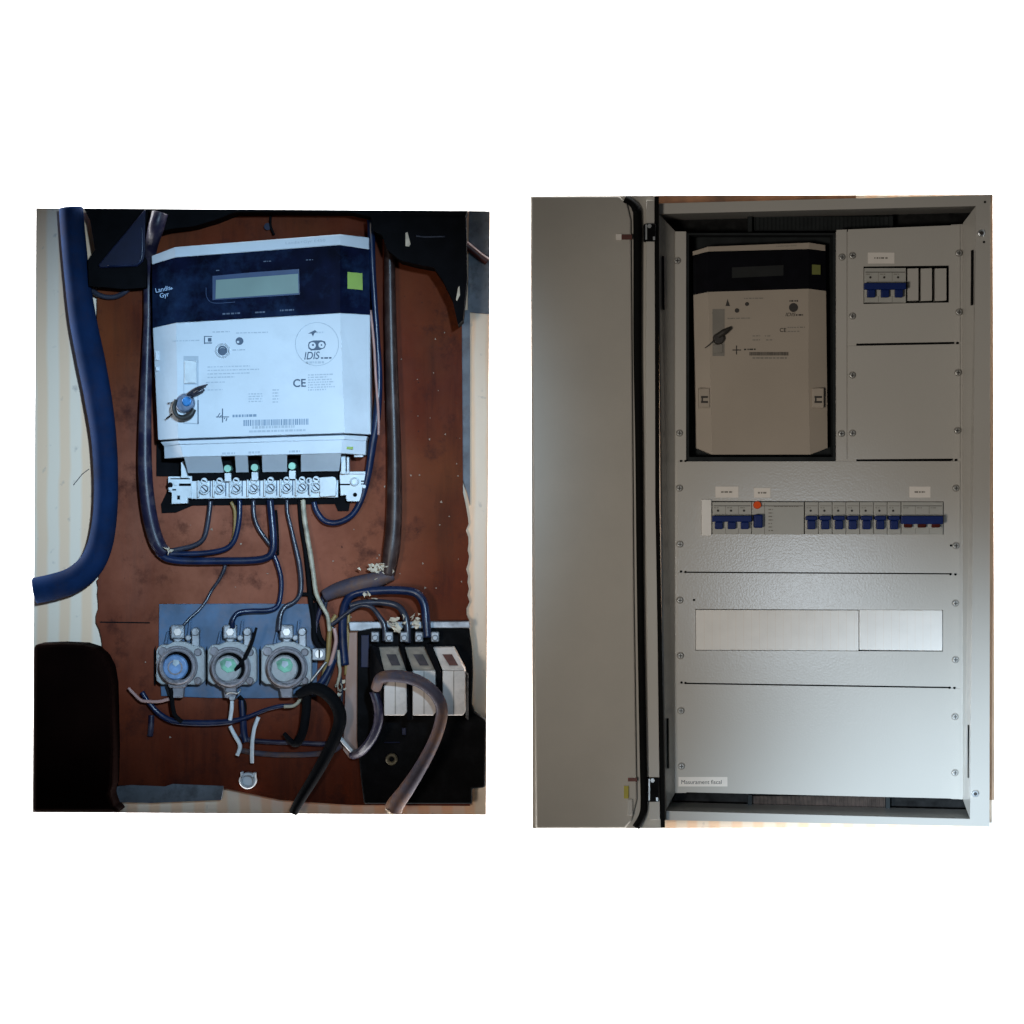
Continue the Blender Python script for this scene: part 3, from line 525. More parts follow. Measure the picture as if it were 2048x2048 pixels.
# ---- blue plate with three fuse holders
tag(MB().prism([(318, 1208), (500, 1207), (634, 1208), (636, 1300), (632, 1394), (520, 1397), (420, 1396), (322, 1392), (317, 1300)], 14, 18).build('mounting_plate', 'plateblue', bevel=1), 'dusty blue steel plate under the three fuse holders', 'plate')
def holder(cx, hx0, hx1, cy, label, win, rin):
    t = thing('fuse_holder', cx, 1370, 18, label, 'fuse holder', 'fuse holders on the blue plate')
    MB().prism([(hx0, 1300), (hx0+8, 1290), (hx0+24, 1289), (cx-6, 1283), (cx+16, 1284), (hx1-20, 1291), (hx1-3, 1296), (hx1, 1310), (hx1, 1362), (hx1-9, 1370), (hx0+10, 1369), (hx0, 1362)], 18, 44).build('base', 'porcelain', t, 3)
    MB().cyl(cx, cy, 44, 50, rin+12, rin+10, 36).ring(cx, cy, 44, 70, rin+7, rin, 40, bev=2.5).cyl(hx0+13, 1303, 44, 52, 9, 8, 20).cyl(hx1-14, 1362, 44, 50, 8, 6, 20).cyl(hx1-14, 1305, 44, 50, 8, 6, 20).build('carrier_ring', 'cast', t, 0, smooth=False)
    c = MB().cyl(cx, cy, 50, 53, rin, rin-1, 32).build('fuse_cap', 'black', t)  # black disc, left bare beside the insert as the ring's painted shadow
    MB().cyl(cx-4, cy+2, 53, 60, rin-3, rin-6, 32).build('fuse_insert', 'fuseblue' if win == 'fuseblue' else 'porcelain', c, 1.5)
    if win != 'fuseblue': MB().prism([(cx-20, cy-12), (cx-8, cy-20), (cx+8, cy-18), (cx+14, cy-6), (cx+10, cy+6), (cx-4, cy+10), (cx-16, cy+2)], 60, 61.5).build('fuse_window', win, c, 1)
    else: MB().ring(cx-4, cy+2, 60, 61.5, 15, 12, 28, bev=.4).build('fuse_window', 'cast', c)
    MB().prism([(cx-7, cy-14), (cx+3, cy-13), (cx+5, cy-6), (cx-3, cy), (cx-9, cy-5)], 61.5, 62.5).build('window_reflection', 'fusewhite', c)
    MB().prism([(hx0-4, 1300), (hx0-1, 1292), (hx0-1, 1372), (hx0-4, 1368)], 18, 20).build('gap', 'black', t)  # black strip painting the shadow left of the housing
    a = MB().box(cx-13, 1250, cx+14, 1278, 20, 40).prism([(cx-9, 1276), (cx+11, 1276), (cx+4, 1292), (cx-4, 1292)], 20, 36).build('top_terminal', 'dullsteel', t, 3)
    MB().cyl(cx+1, 1264, 40, 45, 9, 8, 6).build('screw', 'steel', a)
    MB().box(hx1-26, 1262, hx1-11, 1296, 20, 40).cyl(hx1-19, 1264, 20, 43, 9, 8, 20).cyl(hx1-33, 1276, 20, 36, 6).build('stud', 'dullsteel', t, 2)
    MB().prism([(cx-15, 1366), (cx+14, 1366), (cx+12, 1396), (cx-10, 1396)], 20, 48).prism([(cx-22, 1360), (cx+22, 1358), (cx+16, 1376), (cx-16, 1376)], 20, 56).build('bottom_terminal', 'cast', t, 3)
    MB().prism([(cx-26, 1288), (cx-20, 1262), (cx-16, 1262), (cx-20, 1288)], 20, 30).prism([(cx+18, 1288), (cx+24, 1240), (cx+28, 1240), (cx+26, 1288)], 20, 28).build('rib', 'plateblue', t, 1)
    return t
h1 = holder(354, 312, 409, 1333, 'left fuse holder with a blue glass window', 'fuseblue', 29)
h2 = holder(459, 415, 513, 1336, 'middle fuse holder with a pale green window and a black probe in it', 'fusegreen', 30)
h3 = holder(572, 522, 623, 1336, 'right fuse holder with a bright green window and side clamp', 'fusegreen', 31)
MB().tube([(449, 1377, 50), (453, 1386, 54), (462, 1385, 56), (477, 1386, 56), (481, 1378, 52)], 1.8, 8).build('clip', 'steel', h2, smooth=True)
MB().cyl(464, 1396, 30, 48, 7, 6).build('gland', 'dullsteel', h2, 1)
sc = MB().box(624, 1297, 651, 1321, 18, 46).build('side_clamp', 'dullsteel', h3, 2)
MB().cyl(638, 1308, 46, 50, 9, 8).build('screw', 'steel', sc); MB().box(637, 1300, 640, 1316, 50, 50.8).build('slot', 'black', sc)
MB().tube([(652, 1324, 44), (638, 1342, 44), (622, 1362, 44)], 3.2, 8).build('strut', 'steel', h3, smooth=True)
tag(MB().tube([(513, 1255, 70), (502, 1290, 72), (486, 1322, 66), (470, 1340, 58)], [2.5, 3.5, 4.5, 4], 10).tube([(487, 1310, 66), (486, 1350, 58)], 2.5, 8).build('probe', 'cableblack', smooth=True), 'thin black stick poking into the middle fuse holder', 'stick')
# white connector cap hanging low
cp = thing('connector_cap', 495, 1580, 14, 'small white cup-shaped cap low on the brown board', 'cap')
MB().ring(495, 1562, 14, 40, 17, 11, 28, .95).build('cup', 'wirewhite', cp, smooth=True)
MB().cyl(495, 1562, 14, 28, 12).build('bottom', 'wirewhite', cp)
MB().box(481, 1544, 486, 1558, 20, 40).box(505, 1546, 511, 1558, 20, 40).build('lug', 'wirewhite', cp, 1)

tag(MB().prism([(694, 1262), (722, 1258), (720, 1300), (717, 1400), (718, 1515), (700, 1518), (686, 1500), (690, 1400)], 14, 22).build('batten', 'batten', bevel=1), 'narrow pale wooden batten just left of the black switch base', 'batten')
# ---- old breaker on black base
bb = thing('switch_stand', 840, 1600, 14, 'tall black bakelite base carrying the three old beige breaker modules', 'switch base')
MB().prism([(715, 1262), (735, 1256), (938, 1256), (944, 1300), (946, 1345), (944, 1410), (950, 1425), (971.5, 1440), (970, 1575), (944, 1578), (944, 1608), (728, 1608), (722, 1560), (714, 1480)], 3, 36).build('block', 'blackgloss', bb, 3)
MB().prism([(697, 1244), (938, 1243), (941, 1256), (745, 1257), (722, 1262), (700, 1262)], 14.5, 42).build('top_rail', 'dullsteel', bb, 1.5)
MB().box(722, 1270, 738, 1335, 36, 40).box(768, 1484, 800, 1486, 36, 40).box(804, 1456, 812, 1470, 36, 40).build('edge_rib', 'bluebox', bb, 1)
MB().ring(783, 1519, 36, 44, 12, 5, 20).build('knockout', mat('brass_dull', (.10, .08, .045), .5, .5, var=.4, vs=90), bb)
for x in (742, 770, 800, 830, 862):
    MB().box(x, 1264, x+16, 1284, 36, 60).cyl(x+8, 1276, 60, 64, 6).build('terminal', 'dullsteel', bb, 2)
def module(x0, x1, tx0, tx1, label):
    t = thing('breaker_module', (x0+x1)/2, 1430, 36, label, 'breaker', 'old breaker modules on the black base')
    MB().prism([(x0, 1341), (x1, 1341), (x1+1, 1424), (x1-5, 1431), (x0, 1431)], 36, 118).build('face', 'cream', t, 2)
    mid = (x0+x1)/2
    MB().box(mid-.8, 1342, mid+.8, 1428, 117.6, 118.5).build('groove', 'creamtop', t)
    vs = [P(tx0, 1295, 74), P(tx1, 1294, 74), P(x1, 1340.5, 117), P(x0, 1340.5, 117)]
    vb = [Vector((p.x, -36*U, p.z)) for p in vs]
    MB().add(vs+vb, [[0, 1, 2, 3], [4, 7, 6, 5], [0, 4, 5, 1], [1, 5, 6, 2], [2, 6, 7, 3], [3, 7, 4, 0]]).build('sloped_top', 'creamtop' if tx0 < 860 else 'cream', t, 1.5)
    a = .3; 
    def q(u, v): return (tx0+(tx1-tx0)*u+(x0+(x1-x0)*u-tx0-(tx1-tx0)*u)*v, 1295+45*v, 75.2+43*v)
    MB().slab([q(.3, .3), q(.75, .3), q(.8, .8), q(.4, .8)], 2).build('label_strip', 'rust' if tx0 > 860 else 'grimelabel', t)
    return t
module(768, 813, 756, 798, 'left old breaker module, beige with a dusty sloped top')
module(825, 871, 808, 850, 'middle old breaker module behind the looping cable')
module(885, 930, 866, 908, 'right old breaker module with a red-brown label')
for pts, l in [([(742, 1290, 80), (758, 1296, 84), (768, 1345, 118), (768, 1430, 114), (744, 1430, 60), (738, 1330, 60)], 'left'), ([(800, 1288, 80), (808, 1290, 84), (824, 1345, 122), (824, 1440, 116), (814, 1440, 116), (814, 1345, 122), (798, 1296, 90)], 'second'), ([(852, 1288, 80), (864, 1290, 84), (883, 1345, 122), (883, 1436, 116), (873, 1436, 116), (872, 1345, 122), (850, 1296, 90)], 'third')]:
    MB().slab(pts, 46).build('divider', 'black', bb)
MB().slab([(931, 1345, 110), (936, 1350, 100), (936, 1440, 90), (931, 1434, 108)], 50).build('divider', 'black', bb)

# torn fibre tufts and debris
def tuft(cx, cy, w_, h_, z, n, label, seed):
    Rr = random.Random(seed); mb = MB()
    for i in range(max(3, n//4)):
        x, y, zz_ = cx+Rr.gauss(0, w_/3.2), cy+Rr.gauss(0, h_/3.5), z+Rr.uniform(0, 8); k = Rr.randint(4, 7); rr_ = Rr.uniform(3, 7.5); st0 = Rr.uniform(0, 6)
        pts = []
        for j in range(k):
            a = st0+j*6.283/k; q = rr_*Rr.uniform(.35, 1.5); pts.append((x+math.cos(a)*q, y+math.sin(a)*q*.8, zz_+Rr.uniform(-4, 4)))
        mb.slab(pts, 1.5)
    for i in range(max(2, n//10)):
        x, y = cx+Rr.gauss(0, w_/3), cy+Rr.gauss(0, h_/3); a = Rr.uniform(0, 6.28); l = Rr.uniform(6, 14)
        mb.tube([(x, y, z+4), (x+math.cos(a)*l/2+2, y+math.sin(a)*l/2, z+14), (x+math.cos(a)*l, y+math.sin(a)*l, z+8)], 1.1, 5, 3)
    tag(mb.build('insulation_tuft', 'chip'), label, 'insulation scrap', 'torn insulation scraps')
tuft(752, 1138, 40, 18, 40, 60, 'frayed cream tuft on the bend of the brown conduit', 1)
tuft(788, 1250, 26, 24, 60, 45, 'cream tuft left of the middle old breaker wire', 2)
tuft(836, 1240, 16, 36, 58, 22, 'cream flakes beside the thick navy cable above the old breaker', 3)
tuft(680, 1375, 24, 40, 22, 26, 'pinkish chips on the board left of the old breaker', 4)
tuft(733, 1192, 12, 14, 48, 8, 'pale knot of fibre on top of the thick navy arch', 5)
tuft(335, 1102, 14, 10, 44, 8, 'pale frayed fibre where the left cable meets the bundle', 6)
tuft(783, 1624, 22, 6, 88, 14, 'white frayed tip at the bottom end of the looping cable', 8)
Rr = random.Random(11); mb = MB()
for i in range(80):
    if i < 55: x, y = Rr.uniform(640, 925), Rr.uniform(640, 1235)
    else: x, y = Rr.uniform(215, 700), Rr.uniform(600, 1560)
    if 300 < x < 745 and y < 1010: continue
    s = Rr.uniform(.8, 2.4); a = Rr.uniform(0, 3)
    pp = [(x+math.cos(a+k*2.09)*s*Rr.uniform(.6, 1.6), y+math.sin(a+k*2.09)*s*Rr.uniform(.6, 1.6)) for k in range(3)]
    mb.prism(pp, 14, 15+s)
tag(mb.build('wood_chips', 'chipdim'), 'tiny pale chips scattered over the brown board', 'debris', kind='stuff')
tag(MB().tube([(147, 970, 1.5), (155, 960, 1.5), (165, 948, 1.5), (178, 938, 1.5)], .8, 5).build('wallpaper_crack', 'wiregrey'), 'thin dark crack across the left wallpaper', 'crack')

# ================================================================== RIGHT: NEW CABINET
tag(MB().prism([(1061, 392), (1986, 389), (1990, 1656), (1065, 1657)], -90, -52).build('wall', 'paper', origin=(0, 0, 0)), kind='structure')
tag(MB().prism([(1312, 391.5), (1712, 390.2), (1712, 412), (1312, 414)], -52, 20).build('wooden_lath', 'woodedge'), 'brown wooden lath above the grey cabinet', 'lath')
tag(MB().prism([(1970, 389.5), (1984.5, 389.2), (1988.5, 1600), (1974, 1600)], -52, 15).build('wooden_post', 'post'), 'narrow brown wooden strip down the right side of the cabinet', 'strip')
tag(MB().prism([(1974, 1600), (1988.5, 1600), (1989.5, 1655.8), (1974, 1655.8)], -52, 14).build('plaster_strip', 'plasterwhite'), 'white plaster strip at the bottom right of the cabinet', 'plaster')

cb_ = thing('cabinet', 1640, 1640, -50, 'open light grey steel distribution cabinet with screwed cover plates', 'cabinet')
out = [(1314, 407), (1716, 391), (1978, 389.5), (1975, 1653), (1700, 1654), (1327, 1640)]
inn = [(1318, 428), (1952, 412), (1940, 1638), (1331, 1622)]
fm = MB()
oz = 60
Ot, Oi = [(1316, 407), (1981, 389.5), (1979, 1653), (1327, 1640)], inn
for i in range(4):
    j = (i+1) % 4
    a, b_, c_, d_ = Ot[i], Ot[j], Oi[j], Oi[i]
    fm.surf([(*a, oz), (*b_, oz), (*c_, oz), (*d_, oz)])
    # outer skin to the wall
    pa, pb = P(*a, oz), P(*b_, oz); fm.add([pa, pb, Vector((pb.x, 50*U, pb.z)), Vector((pa.x, 50*U, pa.z))], [[0, 1, 2, 3]])
# reveals: the sides slope to the cover plates, top and bottom to the cavity
fm.surf([(1318, 428, 60), (1350, 462, 17), (1350, 1586, 17), (1331, 1622, 60)])
fm.surf([(1952, 412, 60), (1926, 446, 17), (1926, 1600, 17), (1940, 1638, 60)])
fm.surf([(1318, 428, 60), (1952, 412, 60), (1946, 425, -40), (1326, 441, -40)])
fm.surf([(1331, 1622, 60), (1940, 1638, 60), (1936, 1619, -20), (1336, 1604, -20)])
fm.build('frame', 'cab', cb_)
MB().box(1316, 415, 1955, 1640, -50, -40).build('back_panel', 'duct', cb_)
for y0, y1, m_ in [(433, 462, 'grey'), (1592, 1616, 'ductbrown')]:
    dc = box('cable_duct', m_, cb_, 1504, y0, 1778, y1, -40, -26)
    gr = MB(); x = 1508
    while x < 1772: gr.box(x, y0+1, x+3, y1-2, -26.2, -23); x += 8
    gr.build('duct_slats', m_, dc)
for x in (1496, 1778): box('duct_strut', 'grey', cb_, x, 432, x+8, 466, -22, -10)
for x in (1496, 1772): box('duct_strut', 'grey', cb_, x, 1590, x+8, 1618, -22, -10)
for pts, z0, z1 in [([(1324.5, 512), (1328, 512), (1329.5, 619), (1326, 619)], 40, 56), ([(1334, 1437), (1337.5, 1437), (1338, 1537), (1334.5, 1537)], 40, 53), ([(1944, 500), (1947, 500), (1946, 610), (1943.5, 610)], 40, 55), ([(1937, 1450), (1938.8, 1450), (1938, 1556), (1936.4, 1556)], 35, 50)]:
    MB().prism(pts, z0, z1).build('side_slot', 'rubber', cb_)
# rails and plates
box('rail', 'cab', cb_, 1350, 464, 1373, 1586, 5, 17, .8)
MB().prism([(1902, 449), (1926, 448), (1926, 1599), (1902, 1598)], 5, 17).build('rail', 'cab', cb_, .8)
MB().box(1672, 463, 1716, 924, 5, 17).build('rail', 'cab', cb_, .8)
def plate(pts, hole=None, name='cover_plate', z0=15.5, z1=20):
    mb = MB()
    if not hole: mb.prism(pts, z0, z1)
    else:
        for i in range(4):
            j = (i+1) % 4; mb.prism([pts[i], pts[j], hole[j], hole[i]], z0, z1)
    return mb.build(name, 'cab', cb_)
plate([(1350.5, 463), (1372, 463), (1372, 920), (1350.5, 920)])
plate([(1673, 460), (1693.5, 459), (1693.5, 919), (1673, 920)])
p1 = plate([(1696, 459), (1920, 450), (1920, 684), (1696, 687.5)], [(1727, 533), (1898, 531), (1898, 605), (1727, 608)])
p2 = plate([(1696, 692), (1920, 688), (1920, 917), (1696, 918.8)])
plate([(1355, 923), (1920, 922.5), (1920, 1146.5), (1355, 1143)], [(1402, 1002), (1887, 1003), (1887, 1069), (1402, 1068)])
plate([(1355, 1145.6), (1920, 1149), (1920, 1374), (1355, 1365)], [(1391, 1218), (1886, 1220), (1886, 1303), (1391, 1301)])
plate([(1355, 1367.8), (1920, 1377), (1921, 1597.5), (1355, 1584)])
box('module_bay', 'rubber', cb_, 1722, 528, 1900, 610, -30, 2); box('module_bay', 'rubber', cb_, 1398, 998, 1890, 1073, -30, 2); box('module_bay', 'rubber', cb_, 1388, 1215, 1889, 1306, -30, 2)
# slits between plates
for pts in [[(1713, 687.2), (1908, 683.8), (1908, 687.5), (1713, 691.5)], [(1713, 918.8), (1905, 917.5), (1905, 921.2), (1713, 922.2)], [(1371, 1143.2), (1898, 1146.8), (1898, 1148.6), (1371, 1145.6)], [(1371, 1365.4), (1898, 1374), (1898, 1376.2), (1371, 1367.6)]]:
    MB().prism(pts, 16, 20.6).build('plate_gap', 'rubber', cb_)
for x, y in [(1362, 922), (1371, 922), (1362, 1143), (1371, 1144), (1363, 1365), (1371, 1366), (1915, 686), (1912, 920), (1901, 1148.5), (1911, 1149), (1899, 1375.5), (1909, 1376), (1970, 404), (1968, 484), (1735-350+3, 1200), (1902, 1091)]: MB().cyl(x, y, 16, 20.8 if x < 1950 else 60.8, 2.4 if y < 1400 else 2, seg=12).build('pin_hole', 'rubber', cb_)
# screws (one mesh, copied)
S0 = P(1355, 521, 20)
sm = MB().cyl(1355, 521, 20, 24, 6.2, 5.4, 18); scr = sm.build('screw', 'screwzinc', cb_, .8)
sm3 = MB().ring(1355, 521, 20, 20.7, 7.2, 6.3, 20, bev=.1).build('washer', 'inkg', scr)
sm2 = MB().box(1350.8, 520.1, 1359.2, 521.9, 23.2, 24).box(1354.1, 516.8, 1355.9, 525.2, 23.2, 24.15).build('slot', 'inkk', scr)
for x, y in [(1359, 866), (1359, 976), (1360, 1088), (1360, 1200), (1361, 1311), (1362, 1421), (1363, 1532), (1918, 506), (1918, 624), (1916, 745), (1915, 861), (1912, 976), (1912, 1091), (1911, 1206), (1911, 1319), (1910, 1433), (1910, 1545), (1684, 514), (1683, 867), (1705, 511), (1705, 632), (1705, 750), (1705, 866)]:
    c = scr.copy(); COL.objects.link(c); c.parent = cb_; d = P(x, y, 20)-S0; c.location = scr.location+d
    for q_ in (sm2, sm3):
        c2 = q_.copy(); COL.objects.link(c2); c2.parent = c
for x, y in [(1963, 466), (1951, 1588)]:
    b_ = MB().cyl(x, y, 60, 68, 7.5, 7, 6).build('bolt', 'steel', cb_, 1); MB().cyl(x, y, 68, 69, 3.5).build('socket', 'inkk', b_)
# labels stuck on the cabinet
for x0, y0, x1, y1 in [(1736, 505, 1789, 527), (1431, 973, 1477, 995), (1508, 976, 1541, 995), (1819, 973, 1861, 995), (1357, 1554, 1455, 1573)]:
    lb = box('paper_label', 'label', cb_, x0, y0, x1, y1, 20, 21)
    if x1 < 1500 and y0 > 1500: text('Masurament fiscal', 'printed_text', 'inkk', lb, 1403, 1564, 80, 8, 21.5)
    else: dashes('small_print', 'inkg', lb, [(x0+(x1-x0)*.24, (y0+y1)/2, x1-(x1-x0)*.26)], 21.5, 0, int(x0), 3.2)
# blanking strips
for x0, x1 in [(1392, 1717.5), (1719, 1885)]:
    st_ = MB().prism([(x0, 1219.5), (x1, 1220.5), (x1, 1301.5), (x0, 1300)], 2, 24).build('blanking_strip', 'blank', cb_, 1)
    gr = MB(); x = x0+16
    while x < x1-8: gr.box(x, 1222, x+.8, 1299, 23.9, 24.25); x += 15.8
    gr.build('snap_line', 'label', st_)
box('blanking_strip', 'blank', cb_, 1403, 999, 1423, 1071, 2, 25, 1)
for x0, x1 in [(1815, 1837), (1842, 1864), (1870, 1893)]:
    MB().prism([(x0, 537), (x1, 536.5), (x1, 601), (x0, 602)], 2, 20).build('knockout_blank', 'cab', cb_, .6)
# door leaf
dr = thing('tmp', 0, 0, 0, None, None); bpy.data.objects.remove(dr)
dl = MB().prism([(1061.5, 392), (1312, 391.3), (1313, 1500), (1325, 1640), (1325, 1656.5), (1065.5, 1657)], 52, 72).build('door', 'cab2', cb_, 0)
MB().prism([(1061.5, 392.5), (1238, 392), (1254, 406), (1262, 440), (1268, 1200), (1274, 1600), (1264, 1640), (1250, 1656.7), (1072, 1656.9)], 72, 80).build('inner_tray', 'cab2', dl, 3)
MB().tube([(1249, 398, 80), (1262, 405, 80), (1272, 418, 80), (1275, 450, 80), (1275, 700, 80), (1278, 900, 80), (1281, 1200, 80), (1286, 1500, 80), (1288, 1600, 80), (1285, 1630, 80), (1272, 1655, 80)], [7, 7, 8.5, 8.5, 8, 7.5, 7, 7, 7, 7, 8], 12).build('gasket', 'rubber', dl, smooth=True)
MB().prism([(1293, 400), (1309, 400), (1312, 1000), (1320, 1640), (1299, 1640), (1291, 1000)], 72, 84).build('return_flange', 'cab', dl, 1)
MB().prism([(1309.5, 393), (1317.8, 393), (1319, 1000), (1330, 1655), (1322, 1655), (1310.5, 1000)], 60, 86).build('hinge_gap', 'rubber', dl)
for y0, y1, x in [(447, 482, 1288), (1556, 1604, 1294)]:
    hg = MB().box(x, y0, x+24, y1, 72, 96).build('hinge', 'blackgloss', dl, 2)
    MB().box(x+3, y0+2, x+6, y1-3, 96, 99).box(x+18, y1-9, x+22, y1-2, 96, 99).cyl(x+11, y0+5, 96, 99, 4).build('hinge_pin', 'steel', hg)
box('tag', 'maroon', dl, 1243, 469, 1264, 479, 80, 84); box('tag', 'label', dl, 1232, 468, 1243, 480, 80, 84)
box('tag', 'maroon', dl, 1256, 1556, 1274, 1563, 80, 84); box('tag', 'yellowtag', dl, 1248, 1572, 1257, 1597, 80, 84); box('tag', 'cab', dl, 1254, 1598, 1266, 1632, 80, 85, 3)

# meter tray and second meter
box('meter_tray', 'grey', cb_, 1373, 466, 1672, 922, -38, -30)
for a, b_, c_, d_ in [(1373, 466, 1378, 922), (1666, 466, 1672, 922), (1378, 466, 1666, 470), (1378, 914, 1666, 922)]: box('tray_wall', 'grey', cb_, a, b_, c_, d_, -30, 14)
m2 = thing('electricity_meter', 1520, 910, -30, 'shaded beige electricity meter set inside the grey cabinet', 'electricity meter')
zs = [-4, 8, 8, -4]
r0 = [(1385, 503), (1416, 493), (1618, 485), (1651, 490)]; r1 = [(1386, 511), (1416, 503), (1618, 498), (1651, 502)]
r2 = [(1387, 590), (1416, 584), (1617, 577.5), (1652, 582)]; r3 = [(1391, 770), (1422, 768), (1617, 766), (1654, 768)]; r4 = [(1393, 896), (1424, 909), (1620, 909), (1655, 896)]
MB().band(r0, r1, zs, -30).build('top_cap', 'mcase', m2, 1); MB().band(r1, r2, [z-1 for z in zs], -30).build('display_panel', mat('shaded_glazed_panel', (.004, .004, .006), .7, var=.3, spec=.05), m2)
MB().band(r2, r3, zs, -30).build('housing', 'mcase', m2)
MB().band([(1391, 770), (1422, 768), (1617, 766), (1654, 768)], r4, zs, -30).build('terminal_cover', 'mcase', m2)
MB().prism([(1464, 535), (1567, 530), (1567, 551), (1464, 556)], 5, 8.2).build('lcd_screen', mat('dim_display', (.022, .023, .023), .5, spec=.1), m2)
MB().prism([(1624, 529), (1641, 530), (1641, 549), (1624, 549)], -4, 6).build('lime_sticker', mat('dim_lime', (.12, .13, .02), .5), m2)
text('Landis+Gyr E450', 'printed_text', 'inkg', m2, 1573, 492, 40, 4, 8.6, 2)
em2 = MB().cyl(1587, 615, 8.1, 8.8, 9).build('emblem', 'inkk', m2); em2.scale = (1, 1, 1)
text('IDIS', 'printed_text', 'inkk', m2, 1581, 629, 20, 7, 8.9, 0, .2); text('CE', 'printed_text', 'inkk', m2, 1566, 660, 13, 8, 8.8, 0, 0, .01)
dashes('small_print', 'inkk', m2, [(1579, 602, 1596), (1592, 630, 1606), (1488, 699, 1512)], 8.8, 1, 31, 3)
dashes('small_print', 'inkg', m2, [(1488, 597, 1528), (1455, 637, 1500), (1575, 655, 1610), (1575, 663, 1600), (1505, 672, 1520), (1505, 680, 1520), (1530, 672, 1542), (1532, 680, 1544), (1424, 626, 1440)], 8.8, 1, 32, 2)
MB().cyl(1474, 621, 8.1, 9, 4.5).cyl(1494, 608, 8.1, 9, 4).prism([(1451, 612), (1455, 598), (1460, 612)], 8.1, 8.8).box(1472, 691, 1474, 709, 8.1, 8.8).box(1465, 699, 1482, 701, 8.1, 8.9).build('printed_marks', 'inkk', m2)
bc = MB(); x = 1499
while x < 1577:
    wd = R2.choice([1, 1.5]); bc.surf([(x, 704, 8.8), (x+wd, 704, 8.8), (x+wd, 711, 8.8), (x, 711, 8.8)]); x += wd+.9
bc.build('barcode', 'inkk', m2); dashes('small_print', 'inkg', m2, [(1505, 716, 1575)], 8.8, 0, 33, 3)
MB().box(1425, 618, 1449, 712, 8.1, 8.7).build('seal_window', 'inkg', m2)
for x0, x1 in [(1397, 1420), (1624, 1648)]:
    lt = MB().box(x0, 776, x1, 816, -6, 10).build('latch', 'mcase', m2, 2); MB().box(x0+5, 792, x1-4, 796, 9.9, 10.8).box(x0+5, 802, x1-4, 806, 9.9, 10.8).box(x0+6, 793, x0+9, 805, 9.9, 10.9).build('slot', 'inkk', lt)
s2 = thing('seal', 1436, 680, 9, 'dark wire seal on the beige meter inside the cabinet', 'seal')
MB().cyl(1438, 677, 9, 20, 12, 10, 20).build('seal_body', mat('dark_seal', (.02, .016, .014), .5, var=.4), s2, 1)
MB().tube([(1436, 672, 18), (1448, 664, 20), (1460, 656, 20)], [6, 6, 3], 8).tube([(1428, 680, 18), (1418, 690, 14), (1410, 696, 10)], 1, 6).build('seal_tail', 'inkk', s2, smooth=True)
MB().prism([(1426, 690), (1446, 688), (1446, 706), (1428, 707)], 8.9, 11).build('seal_base', 'inkg', s2, 2)

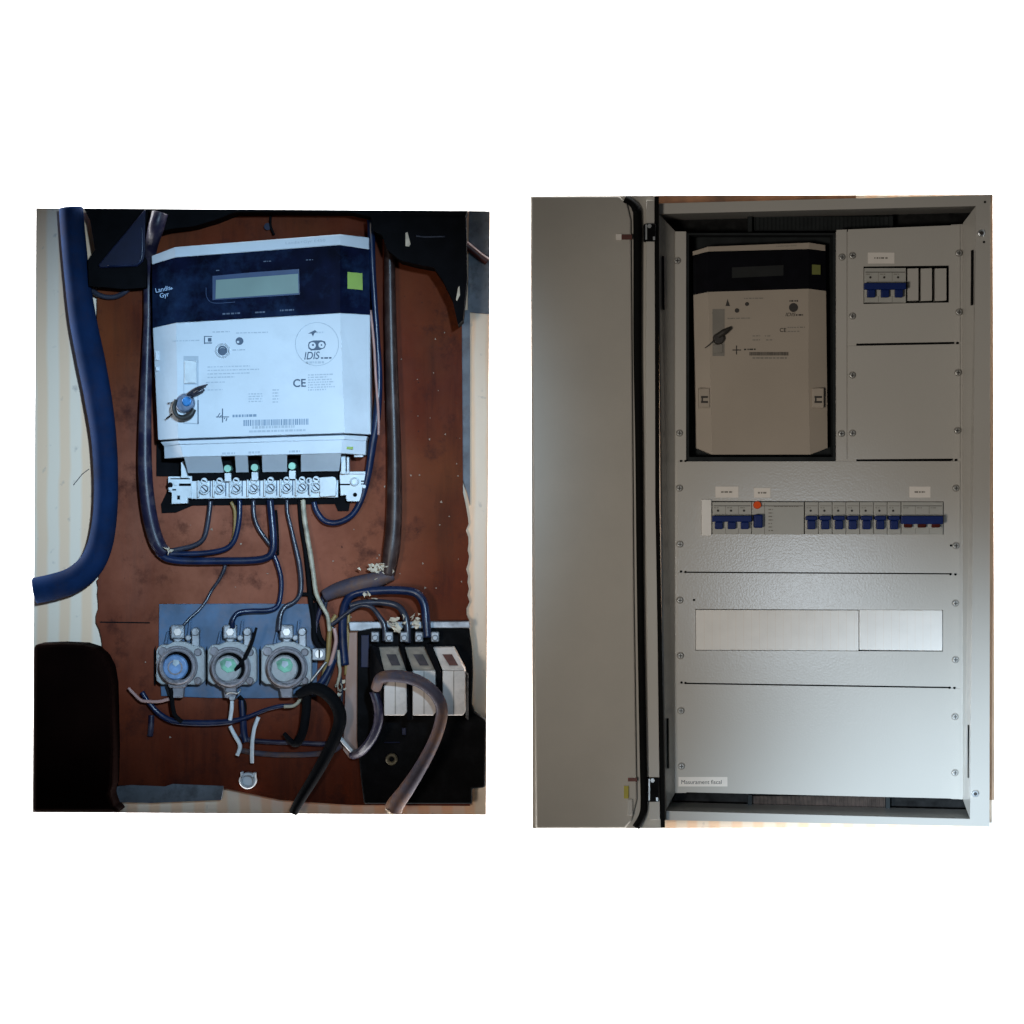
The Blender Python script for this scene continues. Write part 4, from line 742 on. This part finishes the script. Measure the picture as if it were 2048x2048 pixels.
# breakers
def breaker(x0, x1, y0, y1, poles, label, cat='circuit breaker', red=False, rcd=False, group=None, sgl=False):
    t = thing('circuit_breaker', (x0+x1)/2, y1, 2, label, cat, group)
    k = y0; h = y1-y0
    b = MB().prism([(x0, y0), (x1, y0), (x1, y1), (x0, y1)], 2, 26).build('body', 'mod', t, .8)
    MB().box(x0+2, k+h*.11, x1-2, k+h*.12+.6, 25.9, 26.4).build('print_line', 'inkk' if not sgl else 'inkg', b)
    if rcd:
        MB().cyl(1515, 1010, 26, 33, 8, 7, 20).build('test_button', 'orange', t, 0)
        MB().box(1508, 1029, 1526, 1056, 26, 42).build('toggle', 'toggle', t, 3)
        box('seam', 'inkg', b, 1528.6, y0+3, 1529.6, y1-1, 25.9, 26.4)
        dashes('small_print', 'inkg', b, [(1537, 1012+i*7, 1546) for i in range(8)], 26.6, 0, 41, 2.4); dashes('small_print', 'inkg', b, [(1548, 1013, 1597)], 26.6, 0, 42, 1.6)
        return t
    pitch = (x1-x0)/poles; yt_ = k+h*.43; 
    MB().box(x0+3, k+h*.38, x1-3, k+h*.82, 26, 29).build('toggle_bed', 'mod', t, 1)
    if not sgl: MB().box(x0-.5, yt_, x1+.5, yt_+h*(.25 if red else .19), 29, 44).build('handle_tie', 'toggle', t, 1.5)
    else: MB().box(x0+2, yt_, x1-2, yt_+h*.14, 29, 42).build('handle_tie', 'toggle', t, 2)
    for i in range(poles):
        c = x0+pitch*(i+.5)
        MB().box(c-8, yt_+h*.19 if not sgl else yt_+h*.14, c+8, yt_+h*(.42 if not red else .36), 29, 40).build('toggle', 'redbrown' if red else 'toggle', t, 2)
        if i: box('seam', 'inkg', b, x0+pitch*i-.4, y0+8, x0+pitch*i+.4, y1-1, 25.9, 26.35)
    if not red:
        d = MB()
        for i in range(poles): c = x0+pitch*(i+.5); d.cyl(c-2, k+h*.27, 25.9, 26.6, 2.4, seg=12)
        d.build('indicator', 'inkk', b)
    dashes('small_print', 'inkg', b, [(x0+3+pitch*i, k+h*.18, x0+pitch*i+pitch*.5) for i in range(poles)], 26.6, 0, int(x0), 1.6)
    return t
G2 = 'circuit breakers in the cabinet'
breaker(1729, 1812, 536, 605, 3, 'three-pole breaker with blue handle at the top right of the cabinet', group=G2)
breaker(1425, 1503, 1004, 1068, 3, 'three-pole breaker with blue handle at the left of the long row', group=G2)
breaker(1504, 1608, 1004, 1069, 1, 'wide residual current breaker with orange test button and blue toggle', 'residual current device', rcd=True, group=G2)
ordn = ['first single-pole breaker of the long row, next to the residual current device', 'second single-pole breaker of the seven in the long row', 'third single-pole breaker of the seven in the long row', 'fourth single-pole breaker, in the middle of the seven in the long row', 'fifth single-pole breaker of the seven in the long row', 'sixth single-pole breaker of the seven in the long row', 'seventh single-pole breaker, beside the breaker with red-brown toggles']
s0 = breaker(1610, 1636.6, 1004, 1068.5, 1, ordn[0], group=G2, sgl=True)
def copytree(o, par):
    c = o.copy(); COL.objects.link(c); c.parent = par
    for k in list(o.children): copytree(k, c)
    return c
for i in range(1, 7):
    c = copytree(s0, None); d = P(1610+i*27.5, 1004, 26)-P(1610, 1004, 26); c.location = s0.location+d; c['label'] = ordn[i]
breaker(1803, 1886, 1004, 1069, 3, 'three-pole breaker with red-brown toggles at the right end of the row', red=True, group=G2)
for o in bpy.data.objects:
    if '_o' in o: del o['_o']
SC.render.engine = 'CYCLES'
